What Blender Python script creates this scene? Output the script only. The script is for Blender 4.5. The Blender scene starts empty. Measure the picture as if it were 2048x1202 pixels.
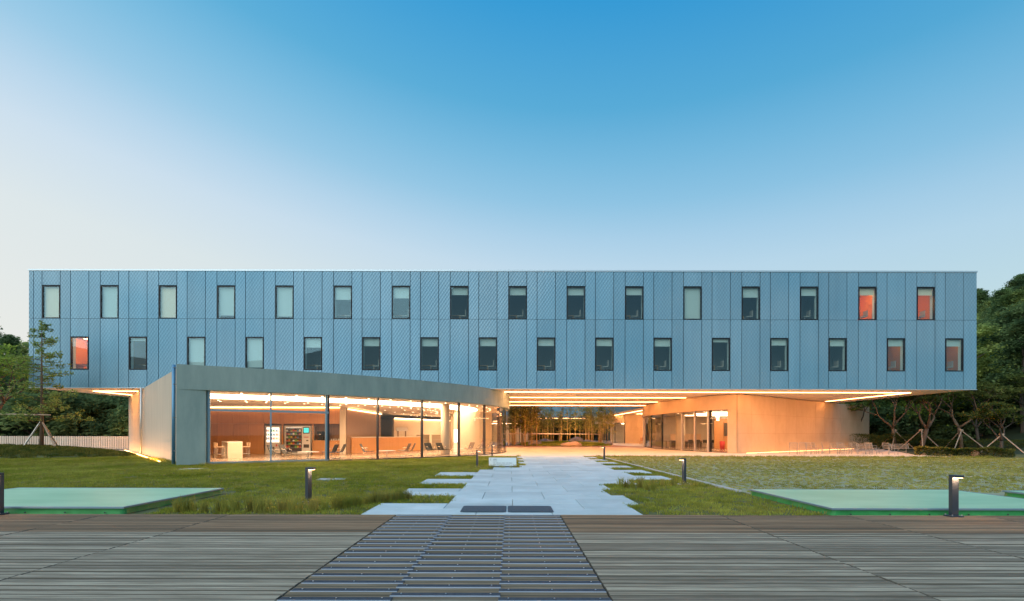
import bpy, math, random
from mathutils import Vector, Matrix
random.seed(7)
R = math.radians
sc = bpy.context.scene
C = sc.collection

# ------------------------------------------------------------------ camera, sky, sun, exposure
cam = bpy.data.cameras.new('camera'); cam_o = bpy.data.objects.new('camera', cam); C.objects.link(cam_o)
cam_o.location = (0, 0, 1.4); cam_o.rotation_euler = (R(90), R(-0.12), 0)
cam.sensor_width = 36; cam.lens = 17.0; cam.shift_x = 0.0015; cam.shift_y = (868 - 601) / 2048
cam.clip_start = 0.1; cam.clip_end = 3000
sc.camera = cam_o

world = bpy.data.worlds.new('World'); sc.world = world; world.use_nodes = True
wt = world.node_tree; bg = wt.nodes['Background']
sky = wt.nodes.new('ShaderNodeTexSky'); sky.sky_type = 'NISHITA'; sky.sun_disc = False
sky.sun_elevation = R(6); sky.sun_rotation = R(235); sky.ozone_density = 3
tc = wt.nodes.new('ShaderNodeTexCoord'); sep = wt.nodes.new('ShaderNodeSeparateXYZ')
wt.links.new(tc.outputs['Generated'], sep.inputs[0])
ramp = wt.nodes.new('ShaderNodeValToRGB'); 
mn = wt.nodes.new('ShaderNodeMath'); mn.operation = 'SMOOTH_MIN'; mn.inputs[1].default_value = 0; mn.inputs[2].default_value = .8; wt.links.new(sep.outputs['X'], mn.inputs[0])
ma = wt.nodes.new('ShaderNodeMath'); ma.operation = 'MULTIPLY_ADD'; ma.inputs[1].default_value = .18; wt.links.new(mn.outputs[0], ma.inputs[0]); wt.links.new(sep.outputs['Z'], ma.inputs[2])
wt.links.new(ma.outputs[0], ramp.inputs[0])
def s2l(r, g, b): return tuple(((c / 255 / 12.92) if c < 10 else ((c / 255 + .055) / 1.055) ** 2.4) for c in (r, g, b)) + (1,)
stops = [(0.0, (234, 232, 228)), (.20, (224, 230, 233)), (.30, (208, 223, 238)), (.355, (188, 214, 236)), (.412, (158, 202, 231)), (.472, (132, 191, 226)), (.538, (97, 176, 219)), (.668, (48, 155, 216)), (.85, (34, 130, 203)), (1.0, (28, 115, 193))]
el = ramp.color_ramp.elements
for i, (p, c) in enumerate(stops):
    e = el[i] if i < 2 else el.new(p)
    e.position = p; e.color = s2l(*c)
azr = wt.nodes.new('ShaderNodeMapRange'); azr.inputs[1].default_value = -.8; azr.inputs[2].default_value = .8
wt.links.new(sep.outputs['X'], azr.inputs[0])
tint = wt.nodes.new('ShaderNodeMix'); tint.data_type = 'RGBA'
tint.inputs[6].default_value = (1.07, 1.09, 1.07, 1); tint.inputs[7].default_value = (.72, .92, .97, 1)
wt.links.new(azr.outputs[0], tint.inputs[0])
mul = wt.nodes.new('ShaderNodeMix'); mul.data_type = 'RGBA'; mul.blend_type = 'MULTIPLY'; mul.inputs[0].default_value = 1
wt.links.new(ramp.outputs[0], mul.inputs[6]); wt.links.new(tint.outputs[2], mul.inputs[7])
sc10 = wt.nodes.new('ShaderNodeMix'); sc10.data_type = 'RGBA'; sc10.blend_type = 'MULTIPLY'; sc10.inputs[0].default_value = 1
sc10.inputs[7].default_value = (.15, .15, .15, 1); wt.links.new(sky.outputs[0], sc10.inputs[6])
mixs = wt.nodes.new('ShaderNodeMix'); mixs.data_type = 'RGBA'; mixs.inputs[0].default_value = .93
wt.links.new(sc10.outputs[2], mixs.inputs[6]); wt.links.new(mul.outputs[2], mixs.inputs[7])
wt.links.new(mixs.outputs[2], bg.inputs[0]); bg.inputs[1].default_value = 1.0

sun = bpy.data.lights.new('sun', 'SUN'); sun.energy = 2.3; sun.angle = R(70); sun.color = (.97, 1, .94)
sun_o = bpy.data.objects.new('sun', sun); C.objects.link(sun_o); sun_o.rotation_euler = (R(48), 0, R(-35))
sc.view_settings.view_transform = 'Standard'; sc.view_settings.look = 'None'
sc.view_settings.exposure = 0.0; sc.view_settings.gamma = 1; sc.view_settings.use_curve_mapping = False
cy = sc.cycles
cy.use_denoising = True; cy.max_bounces = 6; cy.diffuse_bounces = 4; cy.glossy_bounces = 3
cy.transparent_max_bounces = 16; cy.sample_clamp_indirect = 4; cy.sample_clamp_direct = 8; cy.caustics_reflective = False; cy.caustics_refractive = False

# ------------------------------------------------------------------ materials
MATS = {}
def nn(nt, t, **k):
    n = nt.nodes.new(t)
    for a, b in k.items(): setattr(n, a, b)
    return n
def M(name, c1, c2=None, scale=(1, 1, 1), rough=.6, metal=0, bump=0, bscale=None, rnd=0, detail=4, spec=.5, coat=0):
    m = bpy.data.materials.new(name); m.use_nodes = True; nt = m.node_tree
    p = nt.nodes['Principled BSDF']; p.inputs['Roughness'].default_value = rough; p.inputs['Metallic'].default_value = metal
    p.inputs['Specular IOR Level'].default_value = spec; p.inputs['Coat Weight'].default_value = coat
    c1 = tuple(c1) + (1,); col = None
    if c2 is not None or bump:
        geo = nn(nt, 'ShaderNodeNewGeometry'); mp = nn(nt, 'ShaderNodeMapping'); mp.inputs['Scale'].default_value = scale
        nt.links.new(geo.outputs['Position'], mp.inputs[0])
        nz = nn(nt, 'ShaderNodeTexNoise'); nz.inputs['Scale'].default_value = 1; nz.inputs['Detail'].default_value = detail
        nz.inputs['Roughness'].default_value = .65
        nt.links.new(mp.outputs[0], nz.inputs[0])
        if c2 is not None:
            cr = nn(nt, 'ShaderNodeValToRGB'); cr.color_ramp.elements[0].position = .32; cr.color_ramp.elements[1].position = .68
            cr.color_ramp.elements[0].color = c1; cr.color_ramp.elements[1].color = tuple(c2) + (1,)
            nt.links.new(nz.outputs['Fac'], cr.inputs[0]); col = cr.outputs[0]
        if bump:
            if bscale:
                mp2 = nn(nt, 'ShaderNodeMapping'); mp2.inputs['Scale'].default_value = bscale
                nt.links.new(geo.outputs['Position'], mp2.inputs[0])
                nz2 = nn(nt, 'ShaderNodeTexNoise'); nz2.inputs['Scale'].default_value = 1; nz2.inputs['Detail'].default_value = 3
                nt.links.new(mp2.outputs[0], nz2.inputs[0]); src = nz2
            else: src = nz
            bp = nn(nt, 'ShaderNodeBump'); bp.inputs['Strength'].default_value = bump; bp.inputs['Distance'].default_value = .02
            nt.links.new(src.outputs['Fac'], bp.inputs['Height']); nt.links.new(bp.outputs[0], p.inputs['Normal'])
    if rnd:
        oi = nn(nt, 'ShaderNodeObjectInfo'); mr = nn(nt, 'ShaderNodeMapRange')
        mr.inputs[3].default_value = 1 - rnd; mr.inputs[4].default_value = 1 + rnd
        nt.links.new(oi.outputs['Random'], mr.inputs[0])
        hs = nn(nt, 'ShaderNodeHueSaturation'); nt.links.new(mr.outputs[0], hs.inputs['Value'])
        if col is not None: nt.links.new(col, hs.inputs['Color'])
        else: hs.inputs['Color'].default_value = c1
        col = hs.outputs[0]
    if col is not None: nt.links.new(col, p.inputs['Base Color'])
    else: p.inputs['Base Color'].default_value = c1
    MATS[name] = m; return m
def EMI(name, c, s):
    m = bpy.data.materials.new(name); m.use_nodes = True; nt = m.node_tree
    p = nt.nodes['Principled BSDF']; p.inputs['Base Color'].default_value = tuple(c) + (1,)
    p.inputs['Emission Color'].default_value = tuple(c) + (1,); p.inputs['Emission Strength'].default_value = s
    MATS[name] = m; return m
def GLASS(name, tintc, refl=(1, 1, 1), ior=1.5):
    m = bpy.data.materials.new(name); m.use_nodes = True; nt = m.node_tree; nt.nodes.remove(nt.nodes['Principled BSDF'])
    out = nt.nodes['Material Output']; t = nn(nt, 'ShaderNodeBsdfTransparent'); t.inputs[0].default_value = tuple(tintc) + (1,)
    g = nn(nt, 'ShaderNodeBsdfGlossy'); g.inputs['Roughness'].default_value = .01; g.inputs[0].default_value = tuple(refl) + (1,)
    f = nn(nt, 'ShaderNodeFresnel'); ge = nn(nt, 'ShaderNodeNewGeometry'); mr = nn(nt, 'ShaderNodeMapRange')
    mr.inputs[3].default_value = ior; mr.inputs[4].default_value = 1 / ior; nt.links.new(ge.outputs['Backfacing'], mr.inputs[0]); nt.links.new(mr.outputs[0], f.inputs[0])
    mx = nn(nt, 'ShaderNodeMixShader'); nt.links.new(f.outputs[0], mx.inputs[0]); nt.links.new(t.outputs[0], mx.inputs[1]); nt.links.new(g.outputs[0], mx.inputs[2])
    nt.links.new(mx.outputs[0], out.inputs[0]); MATS[name] = m; return m
def LEAF(name, c1, c2, rnd=.2, nscale=.5, trans=.45):
    m = bpy.data.materials.new(name); m.use_nodes = True; nt = m.node_tree; nt.nodes.remove(nt.nodes['Principled BSDF'])
    out = nt.nodes['Material Output']; geo = nn(nt, 'ShaderNodeNewGeometry')
    nz = nn(nt, 'ShaderNodeTexNoise'); nz.inputs['Scale'].default_value = nscale; nz.inputs['Detail'].default_value = 4
    nt.links.new(geo.outputs['Position'], nz.inputs[0])
    cr = nn(nt, 'ShaderNodeValToRGB'); cr.color_ramp.elements[0].position = .35; cr.color_ramp.elements[1].position = .65
    cr.color_ramp.elements[0].color = tuple(c1) + (1,); cr.color_ramp.elements[1].color = tuple(c2) + (1,)
    nt.links.new(nz.outputs['Fac'], cr.inputs[0])
    oi = nn(nt, 'ShaderNodeObjectInfo'); mr = nn(nt, 'ShaderNodeMapRange'); mr.inputs[3].default_value = 1 - rnd; mr.inputs[4].default_value = 1 + rnd
    nt.links.new(oi.outputs['Random'], mr.inputs[0]); hs = nn(nt, 'ShaderNodeHueSaturation')
    mr2 = nn(nt, 'ShaderNodeMapRange'); mr2.inputs[3].default_value = .485; mr2.inputs[4].default_value = .515
    ml = nn(nt, 'ShaderNodeMath', operation='MULTIPLY'); ml.inputs[1].default_value = 7.31; fr = nn(nt, 'ShaderNodeMath', operation='FRACT')
    nt.links.new(oi.outputs['Random'], ml.inputs[0]); nt.links.new(ml.outputs[0], fr.inputs[0]); nt.links.new(fr.outputs[0], mr2.inputs[0])
    nt.links.new(mr2.outputs[0], hs.inputs['Hue'])
    nt.links.new(mr.outputs[0], hs.inputs['Value']); nt.links.new(cr.outputs[0], hs.inputs['Color'])
    d = nn(nt, 'ShaderNodeBsdfDiffuse'); t = nn(nt, 'ShaderNodeBsdfTranslucent'); mx = nn(nt, 'ShaderNodeMixShader'); mx.inputs[0].default_value = trans
    nt.links.new(hs.outputs[0], d.inputs[0]); nt.links.new(hs.outputs[0], t.inputs[0])
    nt.links.new(d.outputs[0], mx.inputs[1]); nt.links.new(t.outputs[0], mx.inputs[2]); nt.links.new(mx.outputs[0], out.inputs[0])
    MATS[name] = m; return m

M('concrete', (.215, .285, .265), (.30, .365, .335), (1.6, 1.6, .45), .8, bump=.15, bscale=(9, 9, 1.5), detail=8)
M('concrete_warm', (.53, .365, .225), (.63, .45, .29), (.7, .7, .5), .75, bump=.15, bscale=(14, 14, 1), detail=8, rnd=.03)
M('board_concrete', (.42, .36, .29), (.56, .48, .39), (5, 5, .3), .75, bump=.35, bscale=(12, 12, .4), detail=8)
M('soffit', (.80, .66, .52), (.84, .70, .56), (.3, .3, .3), .45)
M('facade_back', (.07, .12, .165), rough=.7)
M('coping', (.45, .55, .62), rough=.35, metal=.6)
M('black_frame', (.02, .023, .03), rough=.4)
M('alu_frame', (.22, .34, .42), rough=.4, metal=.3)
M('pale_frame', (.5, .45, .42), rough=.4, metal=.3)
M('blue_pipe', (.10, .26, .42), rough=.4, metal=.3)
M('steel_pipe', (.55, .52, .48), rough=.35, metal=.5)
M('wood_panel', (.52, .235, .085), (.61, .285, .105), (14, 14, .35), .5, detail=6, rnd=.05)
M('wood_dark', (.22, .12, .07), (.30, .17, .10), (12, 12, .4), .5, detail=6)
M('floor_tile', (.36, .27, .21), (.42, .32, .25), (1.2, 1.2, 1), .22, detail=5)
M('plaster', (.66, .55, .42), (.70, .60, .47), (.4, .4, .4), .8)
M('ceiling', (.82, .76, .68), rough=.8)
M('room_wall', (.26, .30, .30), rough=.8); M('room_orange', (.72, .27, .04), rough=.7); M('room_tan', (.5, .27, .09), rough=.7)
M('blind', (.52, .62, .62), rough=.8); M('blind_cream', (.86, .70, .52), rough=.8)
M('deck_grey', (.155, .13, .092), (.385, .335, .25), (1.3, 26, 26), .75, bump=.5, bscale=(2.5, 60, 60), rnd=.36, detail=7, spec=.12)
M('deck_brown', (.15, .092, .052), (.30, .20, .12), (1.0, 22, 22), .75, bump=.5, bscale=(2.5, 60, 60), rnd=.32, detail=7, spec=.12)
M('deck_ramp', (.14, .105, .065), (.29, .225, .15), (1.2, 22, 22), .75, bump=.5, bscale=(2.5, 60, 60), rnd=.28, detail=7, spec=.12)
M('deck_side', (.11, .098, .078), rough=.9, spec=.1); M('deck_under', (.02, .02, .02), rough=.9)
M('strip', (.045, .056, .072), (.07, .083, .10), (30, 30, 30), .9, rnd=.1, spec=.1)
M('nosing', (.30, .35, .42), rough=.5); M('screw', (.6, .62, .66), rough=.3, metal=.9)
M('slab', (.40, .475, .485), (.54, .62, .635), (.9, .9, 1), .85, bump=.1, bscale=(60, 60, 60), rnd=.09, detail=8, spec=.12)
M('plaza', (.56, .50, .44), (.63, .57, .50), (.35, .35, 1), .65, detail=8)
M('terracotta', (.42, .20, .11), (.48, .25, .14), (.8, .8, 1), .8)
M('mat_rubber', (.045, .07, .095), (.065, .095, .12), (40, 40, 40), .95, bump=.6, bscale=(90, 90, 90))
M('soil', (.07, .085, .02), (.12, .13, .04), (2, 2, 2), .95, detail=8)
M('turf_base', (.24, .255, .14), (.33, .345, .23), (.5, .5, 1), .95, detail=8)
M('forest_floor', (.02, .035, .012), (.035, .055, .02), (.3, .3, .3), .95)
M('far_ground', (.04, .06, .02), (.06, .08, .03), (.1, .1, 1), .95)
M('kerb', (.42, .42, .40), rough=.85); M('fence', (.62, .50, .40), (.70, .58, .47), (4, 4, .5), .7, rnd=.05)
M('post_metal', (.10, .12, .13), rough=.5)
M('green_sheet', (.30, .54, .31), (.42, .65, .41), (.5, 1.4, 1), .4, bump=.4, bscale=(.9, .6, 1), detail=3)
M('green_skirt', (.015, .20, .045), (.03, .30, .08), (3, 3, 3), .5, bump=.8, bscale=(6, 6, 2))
M('edge_metal', (.20, .30, .36), rough=.4, metal=.5)
M('bollard', (.025, .035, .05), rough=.45)
M('chair_black', (.03, .03, .032), rough=.55); M('chair_brown', (.17, .12, .09), rough=.55)
M('chrome', (.75, .7, .65), rough=.2, metal=1); M('white_top', (.8, .76, .7), rough=.3)
M('stool_seat', (.72, .48, .30), rough=.5); M('machine_white', (.75, .70, .64), rough=.35); M('machine_dark', (.06, .045, .035), rough=.4)
M('wire', (.34, .31, .27), rough=.45); M('wire_mesh', (.27, .22, .17), rough=.55)
M('bark', (.12, .075, .045), (.19, .12, .075), (6, 6, 1.5), .9, bump=.6, bscale=(14, 14, 4)); M('bark_dark', (.06, .045, .035), (.1, .08, .06), (5, 5, 1.5), .9)
M('stake', (.45, .32, .23), (.55, .41, .30), (8, 8, 3), .8); M('bamboo', (.40, .26, .10), (.50, .34, .14), (3, 3, 2), .6)
M('rock', (.16, .14, .13), (.30, .27, .25), (3, 3, 3), .9, bump=.5, bscale=(5, 5, 5)); M('rock_pink', (.42, .30, .24), (.5, .37, .3), (3, 3, 3), .9, bump=.4, bscale=(5, 5, 5))
M('sign_white', (.62, .70, .73), rough=.5); M('ink', (.03, .05, .09), rough=.6)
M('red', (.6, .02, .03), rough=.4); M('cover', (.33, .37, .36), rough=.7)
for nm, c in dict(p_red=(.6, .05, .04), p_yel=(.7, .5, .06), p_grn=(.15, .45, .08), p_wht=(.8, .8, .78), p_blu=(.08, .25, .5), p_org=(.7, .25, .04)).items(): M(nm, c, rough=.4)
LEDC = (1, .60, .30)
EMI('led', (1, .43, .15), 170); EMI('led_base', (1, .48, .18), 14); EMI('led_far', (1, .48, .19), 95); EMI('led_ground', (1, .48, .18), 40); EMI('cove', (1, .66, .38), 21); EMI('cove_soft', (1, .56, .26), 14); EMI('downlight', (1, .72, .46), 11)
EMI('bollard_led', (1, .52, .25), 260); EMI('room_lamp', (1, .54, .2), 52); EMI('room_lamp_dim', (1, .55, .22), 13); EMI('room_lamp_pale', (1, .82, .62), 5); EMI('screen_teal', (.05, .55, .55), 1.3); EMI('screen_white', (.75, .9, 1), 2.2); EMI('machine_glow', (1, .93, .82), 1.8); EMI('street_light', (1, .85, .65), 14)
GLASS('glass', (.97, .98, .97), ior=1.36); GLASS('window_glass', (.90, .94, .92), (.42, .72, .92), ior=1.6)
LEAF('leaf_forest', (.09, .145, .045), (.40, .48, .15), .35, .35); LEAF('leaf_dark', (.06, .11, .05), (.23, .31, .12), .3, .4)
LEAF('leaf_bright', (.15, .21, .035), (.33, .38, .07), .25, .5); LEAF('needle', (.09, .115, .03), (.22, .24, .065), .2, .8)
LEAF('leaf_larch', (.24, .34, .09), (.42, .50, .16), .2, 1.5); LEAF('leaf_bamboo', (.26, .24, .06), (.45, .37, .11), .25, .6)
LEAF('hedge_leaf', (.06, .09, .02), (.20, .20, .05), .2, 1.5); LEAF('grass_blade', (.19, .23, .025), (.39, .39, .075), .28, .35)
LEAF('grass_dry', (.27, .27, .05), (.38, .34, .10), .25, .5); LEAF('grass_turf', (.30, .29, .055), (.42, .39, .11), .28, .3)

def facade_material():
    m = bpy.data.materials.new('perforated_metal'); m.use_nodes = True; nt = m.node_tree; p = nt.nodes['Principled BSDF']
    p.inputs['Metallic'].default_value = .25; p.inputs['Roughness'].default_value = .42
    geo = nn(nt, 'ShaderNodeNewGeometry'); sp = nn(nt, 'ShaderNodeSeparateXYZ'); nt.links.new(geo.outputs['Position'], sp.inputs[0])
    def mth(op, a, b=None):
        n = nn(nt, 'ShaderNodeMath', operation=op)
        for i, x in enumerate((a, b)):
            if x is None: continue
            if isinstance(x, (int, float)): n.inputs[i].default_value = x
            else: nt.links.new(x, n.inputs[i])
        return n.outputs[0]
    xy = mth('ADD', sp.outputs['X'], sp.outputs['Y'])
    a = mth('SINE', mth('MULTIPLY', xy, 2 * math.pi / .21))
    b = mth('SINE', mth('MULTIPLY', sp.outputs['Z'], 2 * math.pi / .31))
    d = mth('MULTIPLY', a, b); hole = mth('MULTIPLY', mth('ADD', d, 1), .5)
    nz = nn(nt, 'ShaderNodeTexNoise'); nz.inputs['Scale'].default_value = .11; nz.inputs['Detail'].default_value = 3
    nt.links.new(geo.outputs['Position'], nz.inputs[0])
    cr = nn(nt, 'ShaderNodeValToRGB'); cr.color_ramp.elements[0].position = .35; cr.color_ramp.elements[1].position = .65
    cr.color_ramp.elements[0].color = (.135, .325, .45, 1); cr.color_ramp.elements[1].color = (.225, .385, .485, 1); nt.links.new(nz.outputs['Fac'], cr.inputs[0])  # blue sky reflection put into the base colour of the pale metal
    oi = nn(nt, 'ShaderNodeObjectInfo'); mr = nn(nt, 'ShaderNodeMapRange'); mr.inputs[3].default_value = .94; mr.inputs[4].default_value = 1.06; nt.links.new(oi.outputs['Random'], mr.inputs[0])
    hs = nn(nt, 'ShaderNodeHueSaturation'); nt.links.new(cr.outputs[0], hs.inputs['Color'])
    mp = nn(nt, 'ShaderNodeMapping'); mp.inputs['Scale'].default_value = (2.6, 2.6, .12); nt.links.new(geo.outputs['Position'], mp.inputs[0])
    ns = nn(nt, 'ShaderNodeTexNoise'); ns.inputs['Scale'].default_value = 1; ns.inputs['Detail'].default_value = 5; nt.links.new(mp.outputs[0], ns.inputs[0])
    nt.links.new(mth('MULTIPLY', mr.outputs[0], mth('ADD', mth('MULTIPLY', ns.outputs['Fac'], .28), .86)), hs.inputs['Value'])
    mx = nn(nt, 'ShaderNodeMix'); mx.data_type = 'RGBA'; nt.links.new(mth('MULTIPLY', hole, .30), mx.inputs[0])
    nt.links.new(hs.outputs[0], mx.inputs[6]); mx.inputs[7].default_value = (.03, .08, .16, 1)
    nt.links.new(mx.outputs[2], p.inputs['Base Color'])
    bp = nn(nt, 'ShaderNodeBump'); bp.inputs['Strength'].default_value = .35; bp.inputs['Distance'].default_value = .02
    nt.links.new(d, bp.inputs['Height']); nt.links.new(bp.outputs[0], p.inputs['Normal'])
    MATS['facade'] = m
facade_material()

# ------------------------------------------------------------------ helpers
class B:
    def __init__(s): s.v = []; s.f = []
    def add(s, vs, fs):
        n = len(s.v); s.v += [tuple(x) for x in vs]; s.f += [tuple(i + n for i in f) for f in fs]; return s
    def box(s, x0, y0, z0, x1, y1, z1):
        return s.add([(x0, y0, z0), (x1, y0, z0), (x1, y1, z0), (x0, y1, z0), (x0, y0, z1), (x1, y0, z1), (x1, y1, z1), (x0, y1, z1)],
                     [(0, 3, 2, 1), (4, 5, 6, 7), (0, 1, 5, 4), (1, 2, 6, 5), (2, 3, 7, 6), (3, 0, 4, 7)])
    def cbox(s, x0, y0, z0, x1, y1, z1, c):   # box with chamfered top edges
        return s.add([(x0, y0, z0), (x1, y0, z0), (x1, y1, z0), (x0, y1, z0), (x0, y0, z1 - c), (x1, y0, z1 - c), (x1, y1, z1 - c), (x0, y1, z1 - c),
                      (x0 + c, y0 + c, z1), (x1 - c, y0 + c, z1), (x1 - c, y1 - c, z1), (x0 + c, y1 - c, z1)],
                     [(0, 3, 2, 1), (8, 9, 10, 11), (0, 1, 5, 4), (1, 2, 6, 5), (2, 3, 7, 6), (3, 0, 4, 7), (4, 5, 9, 8), (5, 6, 10, 9), (6, 7, 11, 10), (7, 4, 8, 11)])
    def tube(s, pts, rs, n=6, cap=True):
        pts = [Vector(p) for p in pts]
        if isinstance(rs, (int, float)): rs = [rs] * len(pts)
        base = len(s.v); up = Vector((.31, .17, .93))
        for i, p in enumerate(pts):
            d = (pts[min(i + 1, len(pts) - 1)] - pts[max(i - 1, 0)]).normalized()
            a = d.cross(up)
            if a.length < .05: a = d.cross(Vector((1, 0, 0)))
            a.normalize(); b = d.cross(a)
            for k in range(n):
                t = 2 * math.pi * k / n; s.v.append(tuple(p + (a * math.cos(t) + b * math.sin(t)) * rs[i]))
        for i in range(len(pts) - 1):
            for k in range(n):
                k2 = (k + 1) % n
                s.f.append((base + i * n + k, base + i * n + k2, base + (i + 1) * n + k2, base + (i + 1) * n + k))
        if cap:
            s.f.append(tuple(base + k for k in range(n))[::-1]); e = base + (len(pts) - 1) * n; s.f.append(tuple(e + k for k in range(n)))
        return s
    def prism(s, poly, z0, z1):
        n = len(poly); b = len(s.v)
        s.v += [(x, y, z0) for x, y in poly] + [(x, y, z1) for x, y in poly]
        s.f.append(tuple(b + i for i in range(n))[::-1]); s.f.append(tuple(b + n + i for i in range(n)))
        for i in range(n):
            j = (i + 1) % n; s.f.append((b + i, b + j, b + n + j, b + n + i))
        return s
    def strip(s, A, Bp, z0, z1):      # solid between two polylines A and Bp, z0..z1
        for i in range(len(A) - 1):
            q = [A[i], A[i + 1], Bp[i + 1], Bp[i]]
            s.prism(q[::-1], z0, z1)
        return s
    def ribbon(s, A, Bp, za, zb):
        b = len(s.v); n = len(A)
        s.v += [(x, y, za) for x, y in A] + [(x, y, zb) for x, y in Bp]
        for i in range(n - 1): s.f.append((b + i, b + i + 1, b + n + i + 1, b + n + i))
        return s
    def disc(s, x, y, z, r, n=10, h=.01): return s.tube([(x, y, z), (x, y, z + h)], r, n)
    def xf(s, mat): s.v = [tuple(mat @ Vector(p)) for p in s.v]; return s
    def mesh(s, name, mat, smooth=False):
        m = bpy.data.meshes.new(name); m.from_pydata(s.v, [], s.f)
        for k in ([mat] if isinstance(mat, str) else mat): m.materials.append(MATS[k])
        if smooth: m.polygons.foreach_set('use_smooth', [True] * len(m.polygons))
        m.update(); return m
    def build(s, name, mat, parent=None, smooth=False): return ob(name, s.mesh(name, mat, smooth), parent)
def ob(name, mesh, parent=None, loc=(0, 0, 0), rz=0, scale=None):
    o = bpy.data.objects.new(name, mesh); C.objects.link(o); o.location = loc; o.rotation_euler = (0, 0, rz)
    if scale: o.scale = scale
    if parent: o.parent = parent
    return o
def tag(o, label=None, cat=None, group=None, kind=None):
    if label: o['label'] = label
    if cat: o['category'] = cat
    if group: o['group'] = group
    if kind: o['kind'] = kind
    return o
def thing(name, label, cat, loc=(0, 0, 0), rz=0, group=None):
    o = bpy.data.objects.new(name, None); C.objects.link(o); o.location = loc; o.rotation_euler = (0, 0, rz); o.empty_display_size = .2
    return tag(o, label, cat, group)
def dup(o, parent=None, loc=None, rz=None, label=None, scale=None):
    c = o.copy(); C.objects.link(c); c.parent = parent
    if loc is not None: c.location = loc
    if rz is not None: c.rotation_euler = (0, 0, rz)
    if scale is not None: c.scale = scale
    if label: c['label'] = label
    for k in o.children: dup(k, c)
    return c
def catmull(P, n=4):
    out = []
    Q = [(2 * P[0][0] - P[1][0], 2 * P[0][1] - P[1][1])] + list(P) + [(2 * P[-1][0] - P[-2][0], 2 * P[-1][1] - P[-2][1])]
    for i in range(1, len(Q) - 2):
        for k in range(n):
            t = k / n; r = []
            for a in (0, 1):
                p0, p1, p2, p3 = Q[i - 1][a], Q[i][a], Q[i + 1][a], Q[i + 2][a]
                r.append(.5 * (2 * p1 + (p2 - p0) * t + (2 * p0 - 5 * p1 + 4 * p2 - p3) * t * t + (3 * p1 - p0 - 3 * p2 + p3) * t ** 3))
            out.append(tuple(r))
    out.append(tuple(P[-1])); return out
def offs(P, d):       # positive: to the right of the direction of travel
    o = []
    for i, p in enumerate(P):
        a = P[max(i - 1, 0)]; b = P[min(i + 1, len(P) - 1)]; dx, dy = b[0] - a[0], b[1] - a[1]; l = math.hypot(dx, dy)
        o.append((p[0] + dy / l * d, p[1] - dx / l * d))
    return o
def meet(p, d, q, e):  # intersection of two lines p+td, q+se
    den = d[0] * e[1] - d[1] * e[0]; t = ((q[0] - p[0]) * e[1] - (q[1] - p[1]) * e[0]) / den
    return (p[0] + d[0] * t, p[1] + d[1] * t)
rr = random.uniform

# ------------------------------------------------------------------ ground and terrain
tag(B().box(-900, -300, -.3, 900, 1500, -.1).build('ground', 'far_ground'), kind='structure')
tag(B().box(-70, 8.43, -.09, 70, 36, -.03).build('lawn', 'soil'), kind='structure')
def hz(x, y):
    h = 0
    h += max(0, x - 46) * .30 * min(1, max(0, (y - 10) / 40)) + max(0, -x - 52) * .14 * min(1, max(0, (y - 20) / 30))
    h += max(0, y - 112) * .16
    return min(h, 60) + (.6 * math.sin(x * .13) * math.cos(y * .11) if h > 0 else 0) - .06
b = B(); nx, ny = 90, 60; x0, x1, y0, y1 = -180, 190, 20, 260
for j in range(ny + 1):
    for i in range(nx + 1):
        x = x0 + (x1 - x0) * i / nx; y = y0 + (y1 - y0) * j / ny; b.v.append((x, y, hz(x, y)))
for j in range(ny):
    for i in range(nx): k = j * (nx + 1) + i; b.f.append((k, k + 1, k + nx + 2, k + nx + 1))
tag(b.build('hills', 'forest_floor', smooth=True), kind='structure')
plaza_poly = [(-50, 33.5), (-26, 33.5), (-20, 31), (28.9, 30.4), (27.9, 33.3), (29.8, 36.2), (39, 52), (39, 108), (-50, 108)]
tag(B().prism(plaza_poly, -.09, 0).build('plaza_paving', 'plaza'), kind='structure')
tag(B().prism([(-.5, 52.5), (16.5, 52.5), (13.6, 56), (12.6, 88), (-.5, 88)], -.03, .006).build('courtyard_paving', 'terracotta'), kind='structure')
# turf paving
TX0, TX1, TY0, TY1 = 5.75, 44, 8.5, 30.2
tag(B().box(TX0, TY0, -.05, TX1, TY1, -.018).build('turf_paving', 'turf_base'), kind='structure')
tag(B().box(5.6, 12.0, -.06, 5.74, 30.2, .012).build('kerb', 'kerb'), kind='structure')

# ------------------------------------------------------------------ timber deck
deck = thing('timber_deck', None, None); deck['kind'] = 'structure'
del_keys = [k for k in ('label', 'category') if k in deck]
PIT = .1168; YE = 8.41
B().box(-16, -6, -.20, 16, 8.405, -.055).build('joist_bed', 'deck_under', deck)
bm = {}
def board_mesh(L, m):
    k = (round(L, 3), m)
    if k not in bm:
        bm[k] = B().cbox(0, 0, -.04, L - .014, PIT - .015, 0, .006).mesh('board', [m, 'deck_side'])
        for i in (2, 3, 4, 5, 6, 7, 8, 9): bm[k].polygons[i].material_index = 1  # sides and chamfers darker: gap shade put into the colour, with edge dirt
    return bm[k]
segs = [-11.5, -6.95, -4.84, -1.965, .867, 3.65, 5.83, 8.2, 11.5]
nrow = 37
for r in range(nrow):
    y = YE - (r + 1) * PIT
    for i in range(8):
        xa, xb = segs[i], segs[i + 1]
        mt = 'deck_ramp' if i == 3 else ('deck_brown' if r < 13 else 'deck_grey')
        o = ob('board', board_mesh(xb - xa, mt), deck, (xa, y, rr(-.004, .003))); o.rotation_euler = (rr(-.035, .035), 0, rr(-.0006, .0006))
b = B()
for r in range(nrow, 120):
    y = YE - (r + 1) * PIT
    for xa, xb in zip(segs, segs[1:]): b.cbox(xa, y, -.04, xb - .006, y + PIT - .007, 0, .004)
for r in range(0, 120):
    y = YE - (r + 1) * PIT
    for xa, xb in ((-16, -11.5), (11.5, 16)): b.cbox(xa, y, -.04, xb - .006, y + PIT - .007, 0, .004)
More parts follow.
